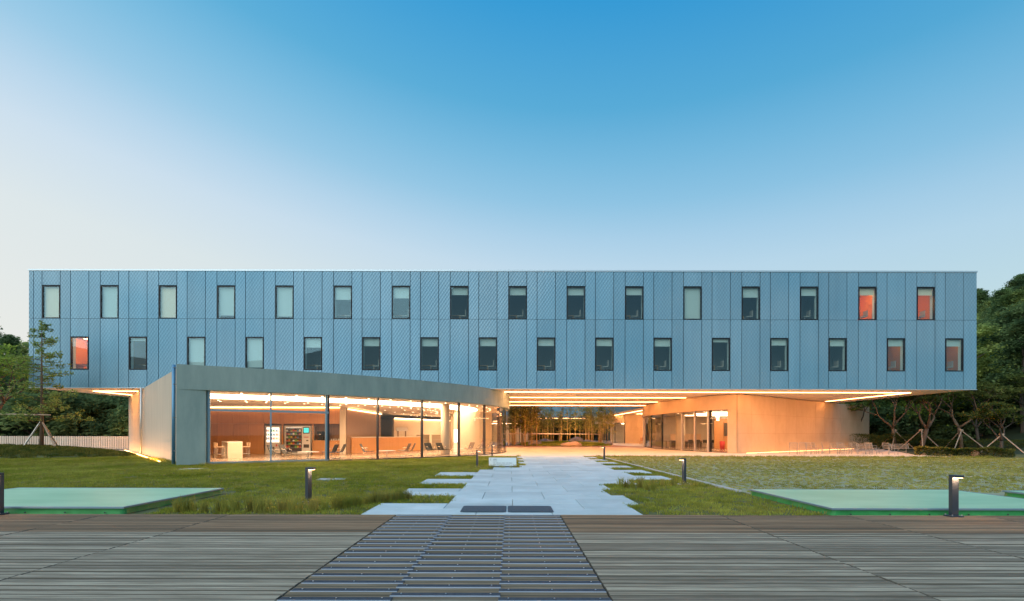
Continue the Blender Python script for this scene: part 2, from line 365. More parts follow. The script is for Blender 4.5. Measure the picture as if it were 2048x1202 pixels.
o = b.build('outer_boards', 'deck_grey', deck); o['kind'] = 'stuff'
cols = [(-1.945, -1.0), (-1.035, -.085), (-.10, .85)]
sm = [B().cbox(0, 0, .0, b_ - a_, .078, .005, .002).mesh('anti_slip_strip', 'strip') for a_, b_ in cols]
nm_ = [B().cbox(0, -.010, -.004, b_ - a_, 0, .006, .001).mesh('nosing', 'nosing') for a_, b_ in cols]
scm = B().disc(0, 0, .006, .007, 8, .003).mesh('screw', 'screw')
for c, (a_, b_) in enumerate(cols):
    for k in range(20):
        y = 4.045 + k * .2336 + (.1168 if c == 1 else 0) - .0
        if y > 8.3: continue
        s = ob('anti_slip_strip', sm[c], deck, (a_, y, .003)); ob('nosing', nm_[c], s)
        for q in (.09, .5, .91): ob('screw', scm, s, ((b_ - a_) * q, .05, 0))

# ------------------------------------------------------------------ garden path of stone slabs
path = thing('garden_path', None, None); path['kind'] = 'structure'
B().box(-.9, 8.5, -.085, .9, 30.9, -.05).build('slab_bed', 'soil', path)
rows = [(-2.6, 2.32), (-1.24, 2.59), (-2.6, 2.32), (-1.23, 2.58), (-2.58, 3.6), (-1.22, 5.1), (-2.55, 4.2), (-1.2, 5.17), (-.7, 4.1), (.40, 5.2), (.69, 4.3), (.40, 5.2), (.69, 4.4), (.40, 5.15), (.69, 4.5), (.4, 5.15), (.4, 4.6)]
RY = (30.9 - 8.43) / len(rows)
slabm = {}
def slab(x0, x1, y0, y1):
    k = (round(x1 - x0, 2), round(y1 - y0, 3))
    if k not in slabm: slabm[k] = B().cbox(0, 0, -.07, k[0] - .010, k[1] - .010, 0, .005).mesh('paving_slab', 'slab')
    ob('paving_slab', slabm[k], path, (x0, y0, rr(-.0015, .0015)))
for i, (xl, xr) in enumerate(rows):
    for h in (0, 1):
        y = 8.43 + i * RY + h * RY / 2; x = xl
        cuts = [c for c in ([-1.25, .05, 1.4, 2.9, 4.1] if (i + h) % 2 else [-.6, .75, 2.0, 3.4]) if xl + .35 < c < xr - .35]
        for c in cuts + [xr]: slab(x, c, y, y + RY / 2); x = c

# ------------------------------------------------------------------ upper block: perforated metal box with two window rows
YF = 32.5; ZB, ZT, ZM = 4.46, 12.42, 9.11; XL, XR = -32.4, 31.33; YB = 53.8
bay = 3.92; wu = [-31.48 + i * bay for i in range(16)]; wl = [-29.56 + i * bay for i in range(16)]; WW = 1.17
block = thing('upper_block', 'long blue perforated metal upper storey with two rows of windows, raised over the plaza', 'building')
seams = [XL, -32.07]
for i in range(16): seams += [wu[i] - .03, wu[i] + WW + .03, wl[i] - .03, wl[i] + WW + .03]
seams += [XR]
seams = sorted(seams)
GAP = .038
pm = {}
def panel(parent, x0, x1, z0, z1, y=YF, depth=.05):
    k = (round(x1 - x0, 3), round(z1 - z0, 3), depth)
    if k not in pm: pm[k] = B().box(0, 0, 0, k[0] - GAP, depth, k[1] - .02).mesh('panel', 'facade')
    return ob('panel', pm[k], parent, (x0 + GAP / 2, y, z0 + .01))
UZ0, UZ1 = ZM + .01, 11.32; LZ0, LZ1 = 5.70, 7.86
back = B()
for a_, b_ in zip(seams, seams[1:]):
    mid = (a_ + b_) / 2
    iu = next((i for i in range(16) if wu[i] < mid < wu[i] + WW), None); il = next((i for i in range(16) if wl[i] < mid < wl[i] + WW), None)
    ZC = ZT - .1
    if iu is not None:
        panel(block, a_, b_, UZ1 + .03, ZC); back.box(a_, YF + .12, UZ1, b_, YF + .2, ZT - .12)
    else:
        panel(block, a_, b_, ZM, ZC); back.box(a_, YF + .12, ZM, b_, YF + .2, ZT - .12)
    if il is not None:
        panel(block, a_, b_, ZB, LZ0 - .03); panel(block, a_, b_, LZ1 + .03, ZM)
        back.box(a_, YF + .12, ZB + .02, b_, YF + .2, LZ0); back.box(a_, YF + .12, LZ1, b_, YF + .2, ZM)
    else:
        panel(block, a_, b_, ZB, ZM); back.box(a_, YF + .12, ZB + .02, b_, YF + .2, ZM)
back.build('backing_wall', 'facade_back', block)
B().box(XL - .02, YF - .03, ZT - .10, XR + .02, YF + .25, ZT).build('coping', 'coping', block)
B().box(XL - .02, YF - .02, ZB - .03, XR + .02, YF + .09, ZB + .015).build('drip_edge', 'coping', block)
B().box(XL, YF + .25, ZT - .3, XR, YB, ZT - .05).build('roof', 'concrete', block)
B().box(XL, YF + .12, ZB + .03, XL + .1, YB, ZT - .31).build('side_wall', 'facade', block)
B().box(XR - .1, YF + .12, ZB + .03, XR, YB, ZT - .31).build('side_wall', 'facade', block)
B().box(XL + .11, YB - .1, ZB + .03, XR - .11, YB, ZT - .31).build('rear_wall', 'facade', block)
# soffit in long metal panels
soff = B().box(XL, YF + .09, ZB + .02, XR, YB + .05, ZB + .06).build('soffit', 'facade_back', block)
ys = [YF + .1, 35.0, 40.26, 45.7, 51.3, YB]
xsf = [XL + .01 + i * (XR - XL - .02) / 14 for i in range(15)]
sfm = {}
def soffit_panel(x0, x1, y0, y1):
    k = (round(x1 - x0, 2), round(y1 - y0, 2))
    if k not in sfm: sfm[k] = B().box(.004, .004, 0, x1 - x0 - .004, y1 - y0 - .004, .02).mesh('soffit_panel', 'soffit')
    ob('soffit_panel', sfm[k], soff, (x0, y0, ZB - .002))
for y0_, y1_ in zip(ys, ys[1:]):
    for xa, xb in zip(xsf, xsf[1:]): soffit_panel(xa, xb, y0_ + (.035 if y0_ in ys[1:-1] else 0), y1_ - (.035 if y1_ in ys[1:-1] else 0))
def ledx(x0, x1, y, parent=block, z=ZB, w=.040, m='led'):
    return B().box(x0, y - w, z - .035, x1, y + w, z + .012).build('light_strip', m, parent)
def ledy(x, y0, y1, parent=block, z=ZB, w=.040, m='led'):
    return B().box(x - w, y0, z - .035, x + w, y1, z - .004).build('light_strip', m, parent)
ledx(-30.2, -26.9, 35.0); ledx(-.55, 28.95, 35.0); ledx(-.05, 14.6, 40.26); ledx(-.2, 13.9, 45.7); ledx(-.6, 14.3, 51.3)
ledy(28.95, 35.05, 44.4); ledy(-30.2, 35.05, 38.6)
# windows
frm = B(); t = .032
for x0_, z0_, x1_, z1_ in ((0, 0, WW, t), (0, 2.15 - t, WW, 2.15), (0, t, t, 2.15 - t), (WW - t, t, WW, 2.15 - t)): frm.box(x0_, -.03, z0_, x1_, .13, z1_)
frm = frm.mesh('window', 'black_frame')
rvl = B()
for x0_, z0_, x1_, z1_ in ((0, 0, WW, .02), (0, 2.13, WW, 2.15), (0, .02, .02, 2.13), (WW - .02, .02, WW, 2.13)): rvl.box(x0_, .13, z0_, x1_, .35, z1_)
rvl = rvl.mesh('reveal', 'blind')
pane = B().box(t, .02, t, WW - t, .035, 2.15 - t).mesh('pane', 'window_glass')
def room_mesh(m, dpt=2.6):
    b = B(); x0_, x1_, z0_, z1_, ya, yb = -.55, WW + .75, -.3, 2.30, .36, dpt
    b.add([(x0_, ya, z0_), (x1_, ya, z0_), (x1_, ya, z1_), (x0_, ya, z1_), (x0_, yb, z0_), (x1_, yb, z0_), (x1_, yb, z1_), (x0_, yb, z1_)],
          [(4, 5, 6, 7), (0, 4, 7, 3), (1, 2, 6, 5), (0, 1, 5, 4), (3, 7, 6, 2)])
    return b.mesh('room_lining', m)
rooms = {k: room_mesh(k) for k in ('room_wall', 'room_orange', 'room_tan')}
def blind_mesh(f, m): return B().box(.05, .15, 2.13 - 2.08 * f, WW - .05, .165, 2.13).mesh('blind', m)
blinds = {}
lampm = {'d': B().box(-.2, 1.2, 2.26, WW + .4, 1.35, 2.29).mesh('ceiling_lamp', 'room_lamp_dim'), 'o': B().box(-.2, 1.2, 2.26, WW + .4, 1.35, 2.29).mesh('ceiling_lamp', 'room_lamp'), 'p': B().box(-.2, 1.0, 2.26, WW + .4, 1.3, 2.29).mesh('ceiling_lamp', 'room_lamp_pale'),
         'w': B().add([(-.54, 1.2, 1.35), (-.54, 2.5, 1.75), (-.50, 2.5, 1.85), (-.50, 1.2, 1.45)], [(0, 1, 2, 3)]).mesh('cove_lamp', 'room_lamp')}
deskm = B().box(-.5, .9, .42, .55, 1.5, .46).box(-.5, .9, -.29, -.45, 1.5, .42).box(.5, .9, -.29, .55, 1.5, .42).mesh('desk', 'room_tan')
dchm = B().box(.55, .5, .3, .95, .9, .35).box(.93, .5, .35, .97, .9, .75).tube([(.6, .55, -.28), (.6, .55, .3)], .015).tube([(.9, .85, -.28), (.9, .85, .3)], .015).mesh('desk_chair', 'wire')
def window(x, z, room, bl, blm, lamp, desk=True, parent=block, y=YF):
    w = ob('window', frm, parent, (x, y + .005, z)); ob('pane', pane, w); ob('reveal', rvl, w); ob('room_lining', rooms[room], w)
    if bl:
        k = (bl, blm)
        if k not in blinds: blinds[k] = blind_mesh(bl, blm)
        ob('blind', blinds[k], w)
    if lamp: ob('ceiling_lamp' if lamp != 'w' else 'cove_lamp', lampm[lamp], w)
    if desk: ob('desk', deskm, w); ob('desk_chair', dchm, w)
W_, O_, T_ = 'room_wall', 'room_orange', 'room_tan'
up = [(W_, 1, 'blind_cream', None), (W_, .99, 'blind', None), (W_, 1, 'blind_cream', None), (W_, .92, 'blind', None), (W_, .95, 'blind', None), (W_, .4, 'blind', None), (W_, .35, 'blind', None), (W_, .24, 'blind', None),
      (W_, .24, 'blind', None), (W_, .24, 'blind', None), (W_, .23, 'blind', None), (W_, 1, 'blind', None), (W_, .3, 'blind', None), (W_, .24, 'blind', None), (O_, .22, 'blind_cream', 'o'), (O_, .22, 'blind_cream', 'w')]
lo = [(O_, 0, '', 'o'), (T_, .1, 'blind', None), (W_, .95, 'blind', None), (W_, .95, 'blind', None), (W_, .3, 'blind', None), (W_, .25, 'blind', None), (W_, .25, 'blind', None), (W_, .24, 'blind', None),
      (W_, .23, 'blind', None), (W_, .23, 'blind', None), (W_, .24, 'blind', None), (W_, .1, 'blind', None), (W_, .2, 'blind', None), (W_, .22, 'blind', None), (T_, .22, 'blind', 'd'), (T_, .22, 'blind', 'd')]
for i in range(16):
    window(wu[i], UZ0 + .02, *up[i]); window(wl[i], LZ0, *lo[i])

# ------------------------------------------------------------------ left pavilion (curved glass lounge)
lounge = thing('glass_lounge', 'low concrete pavilion with a long curved glass front showing a lit lounge', 'building')
GP = [(-13.84, 22.05), (-11.5, 23.2), (-9.26, 24.6), (-7.17, 26.2), (-5.1, 28.05), (-3.17, 30.15), (-1.70, 32.4), (-.80, 34.7), (-.42, 37.0), (-.40, 39.6), (-.8, 42.6), (-1.8, 46), (-3.2, 50)]
NS = 4; GC = catmull(GP, NS)
S0 = (-14.95, 21.75); SD = (-.673, .74); S1 = (-31.9, 40.4)
pre = [(-14.85, 21.55)]
BC = pre + GC
out_, in_ = offs(BC, .28), offs(BC, -.22)
band = B().strip(out_, in_, 3.35, 4.455).build('fascia_wall', 'concrete', lounge)
jamb = B().prism([out_[0], (GC[0][0] + .08, GC[0][1] - .22), (GC[0][0] - .03, GC[0][1] + .16), in_[0]], .0, 3.35).build('front_wall', 'concrete', lounge)
# left side wall, straight, board marked
n_ = (-.74, -.673)
sw = [(-14.98, 21.95), S1, (S1[0] + .35, S1[1] + .25), (-14.5, 22.2)]
B().prism(sw, -.05, 4.44).build('side_wall', 'board_concrete', lounge)
B().prism([(-31.9, 40.42), (-31.5, 40.66), (-31.5, 58), (-31.9, 58)], 0, 4.44).build('end_wall', 'board_concrete', lounge)
B().box(-31.5, 57.7, 0, -3.2, 58, 4.44).build('rear_wall', 'plaster', lounge)
floor_poly = [(-14.6, 22.15)] + GC + [(-3.6, 57.7), (-31.5, 57.7), (-31.5, 40.7)]
B().prism(floor_poly, -.08, .03).build('floor', 'floor_tile', lounge)
B().prism([(-14.6, 22.2)] + offs(GC, -.22) + [(-3.6, 57.7), (-31.5, 57.7), (-31.5, 40.7)], 4.15, 4.32).build('roof', 'concrete', lounge)
def inner(d):
    p = offs(GC, -d); d0 = (p[1][0] - p[0][0], p[1][1] - p[0][1])
    return [meet(p[0], d0, (-14.5, 22.3), SD)] + p
c0, c1, c2 = inner(.2), inner(2.3), inner(3.7)
B().ribbon(c0, c1, 3.37, 3.37).build('front_ceiling', 'ceiling', lounge)
B().ribbon(c1, c2, 3.37, 3.22).build('cove_light', 'cove', lounge)
B().add([(x, y, 3.2) for x, y in c2 + [(-4.2, 57.6), (-31.4, 57.6), (-31.4, 41)]], [tuple(range(len(c2) + 3))[::-1]]).build('rear_ceiling', 'ceiling', lounge)
# glazing: first two bays with transom and pale frames, then tall panes between dark fins
for i in range(len(GP) - 1):
    seg = GC[i * NS:(i + 1) * NS + 1]
    a_, b_ = offs(seg, .012), offs(seg, -.012)
    if i < 2:
        B().strip(a_, b_, .10, 2.42).build('glass_pane', 'glass', lounge); B().strip(a_, b_, 2.52, 3.33).build('glass_pane', 'glass', lounge)
        B().strip(offs(seg, .06), offs(seg, -.06), 2.42, 2.52).build('transom', 'alu_frame', lounge)
        B().strip(offs(seg, .06), offs(seg, -.06), .03, .10).build('sill', 'alu_frame', lounge)
    else:
        B().strip(a_, b_, .06, 3.34).build('glass_pane', 'glass', lounge)
        B().strip(offs(seg, .04), offs(seg, -.06), .02, .06).build('sill', 'black_frame', lounge)
def fin(p, q, w, d0, d1, z0, z1, m, name='mullion'):
    dx, dy = q[0] - p[0], q[1] - p[1]; l = math.hypot(dx, dy); dx /= l; dy /= l; nx_, ny_ = dy, -dx
    P = [(p[0] + dx * s * w / 2 + nx_ * d, p[1] + dy * s * w / 2 + ny_ * d) for s, d in ((-1, d0), (1, d0), (1, d1), (-1, d1))]
    return B().prism(P, z0, z1).build(name, m, lounge)
for i, p in enumerate(GP[:-1]):
    q = GC[i * NS + 1]
    if i == 0: fin((p[0] + .07, p[1] + .03), q, .10, .07, -.07, .03, 3.345, 'alu_frame')
    elif i == 1: fin(p, q, .07, .07, -.07, .1, 3.345, 'alu_frame')
    else:
        fin(p, q, .09 if i == 2 else .06, .02, -.16, .05, 3.345, 'black_frame')
        if i == 2: fin((p[0] - .10, p[1] - .05), q, .08, .07, -.07, .03, 3.345, 'alu_frame')
# rain pipes
B().tube([(-15.22, 21.85, -.03), (-15.22, 21.85, 4.5)], .075, 12).build('rain_pipe', 'blue_pipe', lounge, True)
for z in (.6, 2.1, 3.6, 4.35): B().box(-15.25, 21.78, z, -14.9, 21.86, z + .03).build('pipe_bracket', 'post_metal', lounge)
B().tube([(-24.6, 32.2, -.02), (-24.6, 32.2, 4.42)], .07, 10).build('rain_pipe', 'steel_pipe', lounge, True)
# warm strip light let into the ground along the side wall
B().prism([(-17.2, 23.8), (-31.6, 39.7), (-31.65, 39.66), (-17.25, 23.76)], -.02, .02).build('ground_light_strip', 'led_ground', lounge)
# downlights in the ceilings
dl = B().disc(0, 0, 0, .045, 10, .010).mesh('downlight', 'downlight')
for k in range(2, len(GC) - 8, 2):
    p = offs(GC, -1.25)[k]; ob('downlight', dl, lounge, (p[0], p[1], 3.355))
for d in (4.6, 5.6):
    pp = offs(GC, -d)
    for k in range(0, len(GC) - 6, 2): ob('downlight', dl, lounge, (pp[k][0], pp[k][1], 3.188))
for x in range(6):
    for y in range(5): ob('downlight', dl, lounge, (-9.6 + x * 1.5, 37 + y * 3.2, 3.188))
# wood wall with niches
WY = 32.2
def wood(x0, x1, z0, z1, m='wood_panel', y=WY, th=.06): return B().box(x0 + .006, y, z0 + .004, x1 - .006, y + th, z1 - .004).build('wood_panel', m, lounge)
def wood_run(x0, x1, z0, z1, w=1.05):
    n = max(1, round((x1 - x0) / w))
    for i in range(n): wood(x0 + (x1 - x0) * i / n, x0 + (x1 - x0) * (i + 1) / n, z0, z1)
wood_run(-23.6, -16.42, .04, 2.05); wood_run(-23.6, -11.35, 2.05, 3.1); wood(-15.25, -15.13, .04, 2.05); wood(-13.2, -13.12, .04, 2.05); wood_run(-13.12, -11.35, .04, .95)
B().box(-23.6, WY + .07, .04, -11.35, WY + .12, 3.1).build('niche_back', 'machine_dark', lounge) if False else None
B().box(-16.45, WY + .92, .04, -11.3, WY + 1.0, 2.1).build('niche_back', 'wood_dark', lounge)
B().box(-23.6, WY + .07, .04, -16.45, WY + .2, 3.1).build('stud_wall', 'plaster', lounge)
B().box(-23.6, WY - .1, 3.11, -11.35, WY - .03, 3.15).build('cove_or_fill_strip', 'cove_soft', lounge)
B().box(-13.12, WY + .06, .90, -11.35, WY + .9, .945).build('niche_counter', 'white_top', lounge)
B().box(-11.34, WY - .1, .03, -11.0, WY + .15, 3.18).build('pier', 'plaster', lounge)
B().box(-11.2, WY + .3, .03, -11.0, 41, 3.02).build('brown_wall', 'wood_dark', lounge)
B().box(-10.98, WY + .4, 3.04, -10.9, 41, 3.08).build('cove_or_fill_strip', 'cove_soft', lounge)
cc = catmull([(-10.95, 33.3), (-10.2, 35.0), (-9.2, 37.2), (-8.2, 39.6), (-7.7, 41.6)], 4)
B().strip(offs(cc, .03), offs(cc, -.03), .03, 1.12).build('reception_counter', 'wood_panel', lounge)
B().strip(offs(cc, .05), offs(cc, -.55), 1.125, 1.17).build('counter_top', 'white_top', lounge)
B().prism([(-10.6, 44), (-3.9, 56.5), (-4.1, 56.6), (-10.8, 44.1)], .03, 2.75).build('inner_wall', 'plaster', lounge)
B().prism([(-10.5, 43.9), (-3.8, 56.4), (-3.85, 56.45), (-10.55, 43.95)], 2.76, 2.84).build('cove_or_fill_strip', 'cove_soft', lounge)
B().prism(offs(catmull([(-4.4, 37.4), (-3.2, 38.2), (-2.2, 39.6), (-1.6, 41.6)], 3), 0) + offs(catmull([(-4.4, 37.4), (-3.2, 38.2), (-2.2, 39.6), (-1.6, 41.6)], 3), -.2)[::-1], .03, 3.18).build('curved_inner_wall', 'plaster', lounge)
B().tube([(-4.35, 32.3, .03), (-4.35, 32.3, 3.36)], .29, 20).build('column', 'plaster', lounge, True)
B().tube([(-5.2, 44, .03), (-5.2, 44, 3.18)], .29, 16).build('column', 'plaster', lounge, True)

# ------------------------------------------------------------------ right pavilion
hall = thing('dining_pavilion', 'warm lit concrete pavilion with glass doors under the right of the raised block', 'building')
RP = [(15.8, 57), (14.85, 53), (14.32, 49.2), (14.27, 45.5), (14.83, 41.8), (15.23, 39.95), (15.68, 38.35), (16.6, 36.78)]
RC = catmull(RP, NS); RB = RC + [(17.05, 36.15)]
ro, ri = offs(RB, .25), offs(RB, -.2)
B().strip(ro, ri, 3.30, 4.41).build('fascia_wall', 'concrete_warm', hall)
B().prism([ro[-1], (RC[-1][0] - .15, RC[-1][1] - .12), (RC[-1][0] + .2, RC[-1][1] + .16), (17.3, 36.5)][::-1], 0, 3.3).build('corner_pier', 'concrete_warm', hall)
# long outer wall in cast panels
ax, ay, bx_, by_ = 17.0, 36.0, 38.0, 51.2
L = math.hypot(bx_ - ax, by_ - ay); ux, uy = (bx_ - ax) / L, (by_ - ay) / L
def along(s, d): return (ax + ux * s - uy * d * -1, ay + uy * s - ux * d) if False else (ax + ux * s + uy * d, ay + uy * s - ux * d)
B().prism([along(.02, -.02), along(L, -.02), along(L, -.35), along(.3, -.35)][::-1], 0, 4.40).build('wall_core', 'terracotta', hall)
B().prism([along(.6, .30), along(L - 5, .30), along(L - 5, .26), along(.6, .26)], -.02, .012).build('ground_light_strip', 'led_base', hall)
np_ = 14
for i in range(np_):
    for j, (z0_, z1_) in enumerate(((0, 1.5), (1.5, 2.95), (2.95, 4.41))):
        s0, s1 = L * i / np_ + (.006 if i else -.16), L * (i + 1) / np_ - .006
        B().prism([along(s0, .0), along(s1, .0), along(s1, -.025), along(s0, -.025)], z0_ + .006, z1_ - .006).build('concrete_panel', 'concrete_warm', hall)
hp = [(x, y) for x, y in RC] + [along(.4, -.4), along(L - .2, -.4), (37.5, 57)]
B().prism(hp[::-1], -.05, .025).build('floor', 'floor_tile', hall); B().prism(hp[::-1], 3.33, 3.4).build('ceiling', 'ceiling', hall); B().prism(hp[::-1], 4.1, 4.3).build('roof', 'concrete', hall)
B().box(15.7, 57.0, 0, 37.8, 57.3, 4.4).build('rear_wall', 'plaster', hall)
for i in range(len(RP) - 1):
    seg = RC[i * NS:(i + 1) * NS + 1]
    B().strip(offs(seg, .012), offs(seg, -.012), .05, 3.29).build('glass_pane', 'glass', hall)
    B().strip(offs(seg, .04), offs(seg, -.05), .02, .05).build('sill', 'black_frame', hall)
lounge_keep = lounge; lounge = hall
for i, p in enumerate(RP[1:-1], 1):
    q = RC[i * NS + 1]; pale = i in (4, 5, 6)
    fin(p, q, .16 if pale else .06, .05, -.1, .02, 3.295, 'pale_frame' if pale else 'black_frame')
    if i == 6: fin((p[0] + .1, p[1] - .15), q, .06, .06, -.14, .02, 3.295, 'black_frame')
lounge = lounge_keep
for p in [(15.6, 45), (16.5, 41.2), (17.2, 39.4), (18.5, 41), (17.2, 44), (19, 44.5), (18, 47.5), (20.5, 43), (20.5, 47), (16.6, 48.5), (22.5, 46), (19.5, 51), (22, 50)]: ob('downlight', dl, hall, (p[0], p[1], 3.317))
for y_ in (41.5, 44.5, 48.5): B().box(16.9 + (y_ - 41.5) * .02, y_, 3.27, 24, y_ + .3, 3.31).build('cove_or_fill_strip', 'cove', hall)  # glowing ceiling strips added only to brighten the dining hall
B().tube([(16.15, 46.0, .02), (16.15, 46.0, 3.33)], .42, 20).build('column', 'plaster', hall, True)
for i in range(5): B().box(19.4 + i * .9, 46, .03, 20.27 + i * .9, 46.08, 2.9).build('wood_panel', 'wood_panel', hall)
B().box(20.3, 45.92, 1.25, 21.8, 45.99, 2.5).build('wall_screen', 'machine_dark', hall)
B().box(17.0, 53.5, .03, 25, 53.7, 3.3).build('inner_wall', 'plaster', hall)
for i in range(6): B().box(17.3 + i * .55, 52.2, .75, 17.82 + i * .55, 52.3, 1.45).build('wood_panel', 'stool_seat', hall)
B().box(17.3, 52.0, .03, 20.6, 52.6, .74).build('low_cabinet', 'machine_dark', hall)
B().box(16.55, 39.0, 2.78, 16.85, 39.03, 3.05).build('exit_sign', 'screen_white', hall)
B().box(-.35, 0, 0, .35, .5, .02)

# ------------------------------------------------------------------ courtyard wings behind
def simple_wing(name, label, x0, x1, y0, y1, front=None):
    w = thing(name, label, 'building')
    B().box(x0, y0 + .06, ZB, x1, y1, ZT - .1).build('wall', 'facade', w)
    B().box(x0 - .02, y0, ZT - .1, x1 + .02, y1 + .02, ZT).build('coping', 'coping', w)
    B().box(x0 + .02, y0 + .08, ZB - .04, x1 - .02, y1 - .02, ZB - .002).build('soffit', 'soffit', w)
    return w
rw = simple_wing('rear_wing', 'blue metal wing across the far side of the courtyard, dark windows', -32, 31.3, 90, 104)
x = -4.0; k = 0
while x < 17:
    for wdt in (1.17, .79):
        if wdt == 1.17 and k % 4 == 1:
            panel(rw, x, x + wdt, ZB, 5.7, 90); panel(rw, x, x + wdt, 7.9, ZM, 90)
            wnd = B().box(x + .02, 89.99, 5.72, x + wdt - .02, 90.04, 7.88).build('window', 'black_frame', rw); B().box(x + .08, 89.97, 5.78, x + wdt - .08, 89.985, 7.82).build('pane', 'window_glass', wnd)
        else: panel(rw, x, x + wdt, ZB, ZM, 90)
        k += 1; x += wdt
ledx(-3, 15, 92.0, rw, ZB - .045, .04, 'led_far')
ww = simple_wing('right_wing', 'blue metal wing along the right side of the courtyard, lit soffit', 15.0, 31.3, 54.2, 89.9)
ledy(16.6, 56, 88, ww, ZB - .045, .04, 'led_far'); ledx(19.5, 30, 72.5, ww, ZB - .045, .04, 'led_far'); ledy(18.8, 60, 72, ww, ZB - .045, .04, 'led_far')
simple_wing('left_wing', 'metal wing along the left side of the courtyard, mostly hidden by the lounge', -32, -5.5, 58.2, 89.9)
far = thing('courtyard_hall', 'glass and concrete hall beyond the courtyard under the right wing', 'building')
B().box(17.6, 74.5, 0, 31, 74.9, 4.4).build('wall', 'concrete_warm', far)
fc = catmull([(15.4, 87), (15.6, 82), (16.4, 78), (17.6, 74.5)], 4)
B().strip(offs(fc, .2), offs(fc, -.2), 3.2, 4.4).build('fascia_wall', 'concrete_warm', far); B().strip(offs(fc, .012), offs(fc, -.012), .05, 3.2).build('glass_pane', 'glass', far)
for k in range(0, len(fc), 3): B().box(fc[k][0] - .05, fc[k][1] - .05, 0, fc[k][0] + .05, fc[k][1] + .05, 3.2).build('mullion', 'black_frame', far)
B().prism([(x + .02, y) for x, y in fc] + [(30.9, 75.0), (30.9, 87)], .0, .03).build('floor', 'floor_tile', far)
B().box(18, 86.5, 0, 30.9, 86.9, 4.3).build('rear_wall', 'plaster', far); B().box(18.5, 80, 3.1, 29, 80.5, 3.2).build('cove_light', 'cove', far); B().prism([(x + .25, y) for x, y in fc] + [(30.9, 75.0), (30.9, 87)], 3.25, 3.3).build('ceiling', 'ceiling', far)
fl = thing('courtyard_studio', 'small lit glass room at the back left of the courtyard behind bamboo', 'building')
B().box(-5, 78, 3.2, 3.2, 86, 4.4).build('fascia_wall', 'concrete_warm', fl); B().box(-5, 85.6, 0, 3.2, 86, 3.2).build('rear_wall', 'plaster', fl)
for i in range(6): B().box(-5 + i * 1.6, 78.1, 0, -4.92 + i * 1.6, 78.2, 3.2).build('mullion', 'black_frame', fl)
B().box(-5, 78.13, 0, 3.1, 78.16, 3.2).build('glass_pane', 'glass', fl); B().box(-4, 81, 3.1, 2.5, 81.4, 3.18).build('cove_light', 'cove', fl)

# ------------------------------------------------------------------ lounge furniture
FZ = .03
def make_lounge_chair(seatm):
    t = thing('lounge_chair', 'x', 'chair')
    prof = [(.36, .36), (.18, .345), (-.05, .31), (-.17, .33), (-.24, .42), (-.33, .62), (-.40, .78)]   # seat and back curve, facing +x
    b = B(); w = .30
    for (x0_, z0_), (x1_, z1_) in zip(prof, prof[1:]):
        d = Vector((x1_ - x0_, 0, z1_ - z0_)).normalized(); n = Vector((-d.z, 0, d.x)) * .022
        n = -n if n.z < 0 and False else n
        b.add([(x0_, -w, z0_), (x1_, -w, z1_), (x1_, w, z1_), (x0_, w, z0_), (x0_ - n.x, -w, z0_ - n.z), (x1_ - n.x, -w, z1_ - n.z), (x1_ - n.x, w, z1_ - n.z), (x0_ - n.x, w, z0_ - n.z)],
              [(0, 1, 2, 3), (7, 6, 5, 4), (0, 4, 5, 1), (3, 2, 6, 7), (1, 5, 6, 2), (0, 3, 7, 4)])
    b.build('seat_shell', seatm, t)
    for s in (-1, 1):
        B().tube([(.28, s * .29, .35), (.30, s * .29, .012), (-.24, s * .29, .012), (-.14, s * .29, .33)], .011, 6).build('leg', 'chrome', t, True)
        B().tube([(-.30, s * .31, .58), (-.02, s * .32, .52), (.02, s * .31, .34)], .010, 6).build('armrest', 'chrome', t, True)
    B().tube([(.30, -.29, .012), (.30, .29, .012)], .010, 6).build('crossbar', 'chrome', t)
    return t
lc_b, lc_br = make_lounge_chair('chair_black'), make_lounge_chair('chair_brown')
seats = [('b', -11.95, 24.75, 5, 'black lounge chair facing right, nearest the doorframe bay with the vending machines behind'),
         ('b', -11.7, 25.5, 0, 'black lounge chair facing right, just behind the nearest one by the vending machines'),
         ('b', -9.85, 26.4, 178, 'black lounge chair facing left beside the thick dark mullion'),
         ('b', -9.65, 27.1, 184, 'black lounge chair facing left, behind the one beside the thick dark mullion'),
         ('b', -8.25, 27.9, 8, 'single black lounge chair facing right in front of the reception counter'),
         ('r', -6.55, 29.7, 176, 'brown lounge chair facing left in front of the reception counter end'),
         ('r', -6.35, 30.3, 182, 'brown lounge chair facing left, farther of the pair at the counter end'),
         ('b', -5.05, 31.0, -35, 'black lounge chair turned to the glass, left of the round column'),
         ('b', -4.35, 31.35, -30, 'black lounge chair turned to the glass, in front of the round column'),
         ('r', -2.95, 33.4, 215, 'brown lounge chair right of the round column'),
         ('r', -2.25, 34.1, 210, 'brown lounge chair right of the column, next to the curved wall'),
         ('r', -1.75, 36.0, 200, 'brown lounge chair farthest right behind the curved glass')]
used = {'b': False, 'r': False}
for k, x, y, a, lab in seats:
    src = lc_b if k == 'b' else lc_br
    if not used[k]: used[k] = True; o = src; o.location = (x, y, FZ); o.rotation_euler = (0, 0, R(a)); o['label'] = lab
    else: o = dup(src, None, (x, y, FZ), R(a), lab)
    o['group'] = 'lounge chairs behind the curved glass'
def low_table(x, y, lab, r=.55):
    t = thing('coffee_table', lab, 'table', (x, y, FZ), 0, 'round coffee tables in the lounge')
    B().disc(0, 0, .36, r, 28, .025).build('table_top', 'white_top', t); B().tube([(0, 0, .02), (0, 0, .36)], .025, 8).build('stem', 'chrome', t, True); B().disc(0, 0, 0, .25, 20, .015).build('foot', 'chrome', t)
low_table(-11.0, 26.3, 'white round coffee table in front of the snack machine'); low_table(-7.25, 28.4, 'white round coffee table in front of the reception counter', .5); low_table(-3.55, 32.6, 'small white coffee table right of the round column', .4)
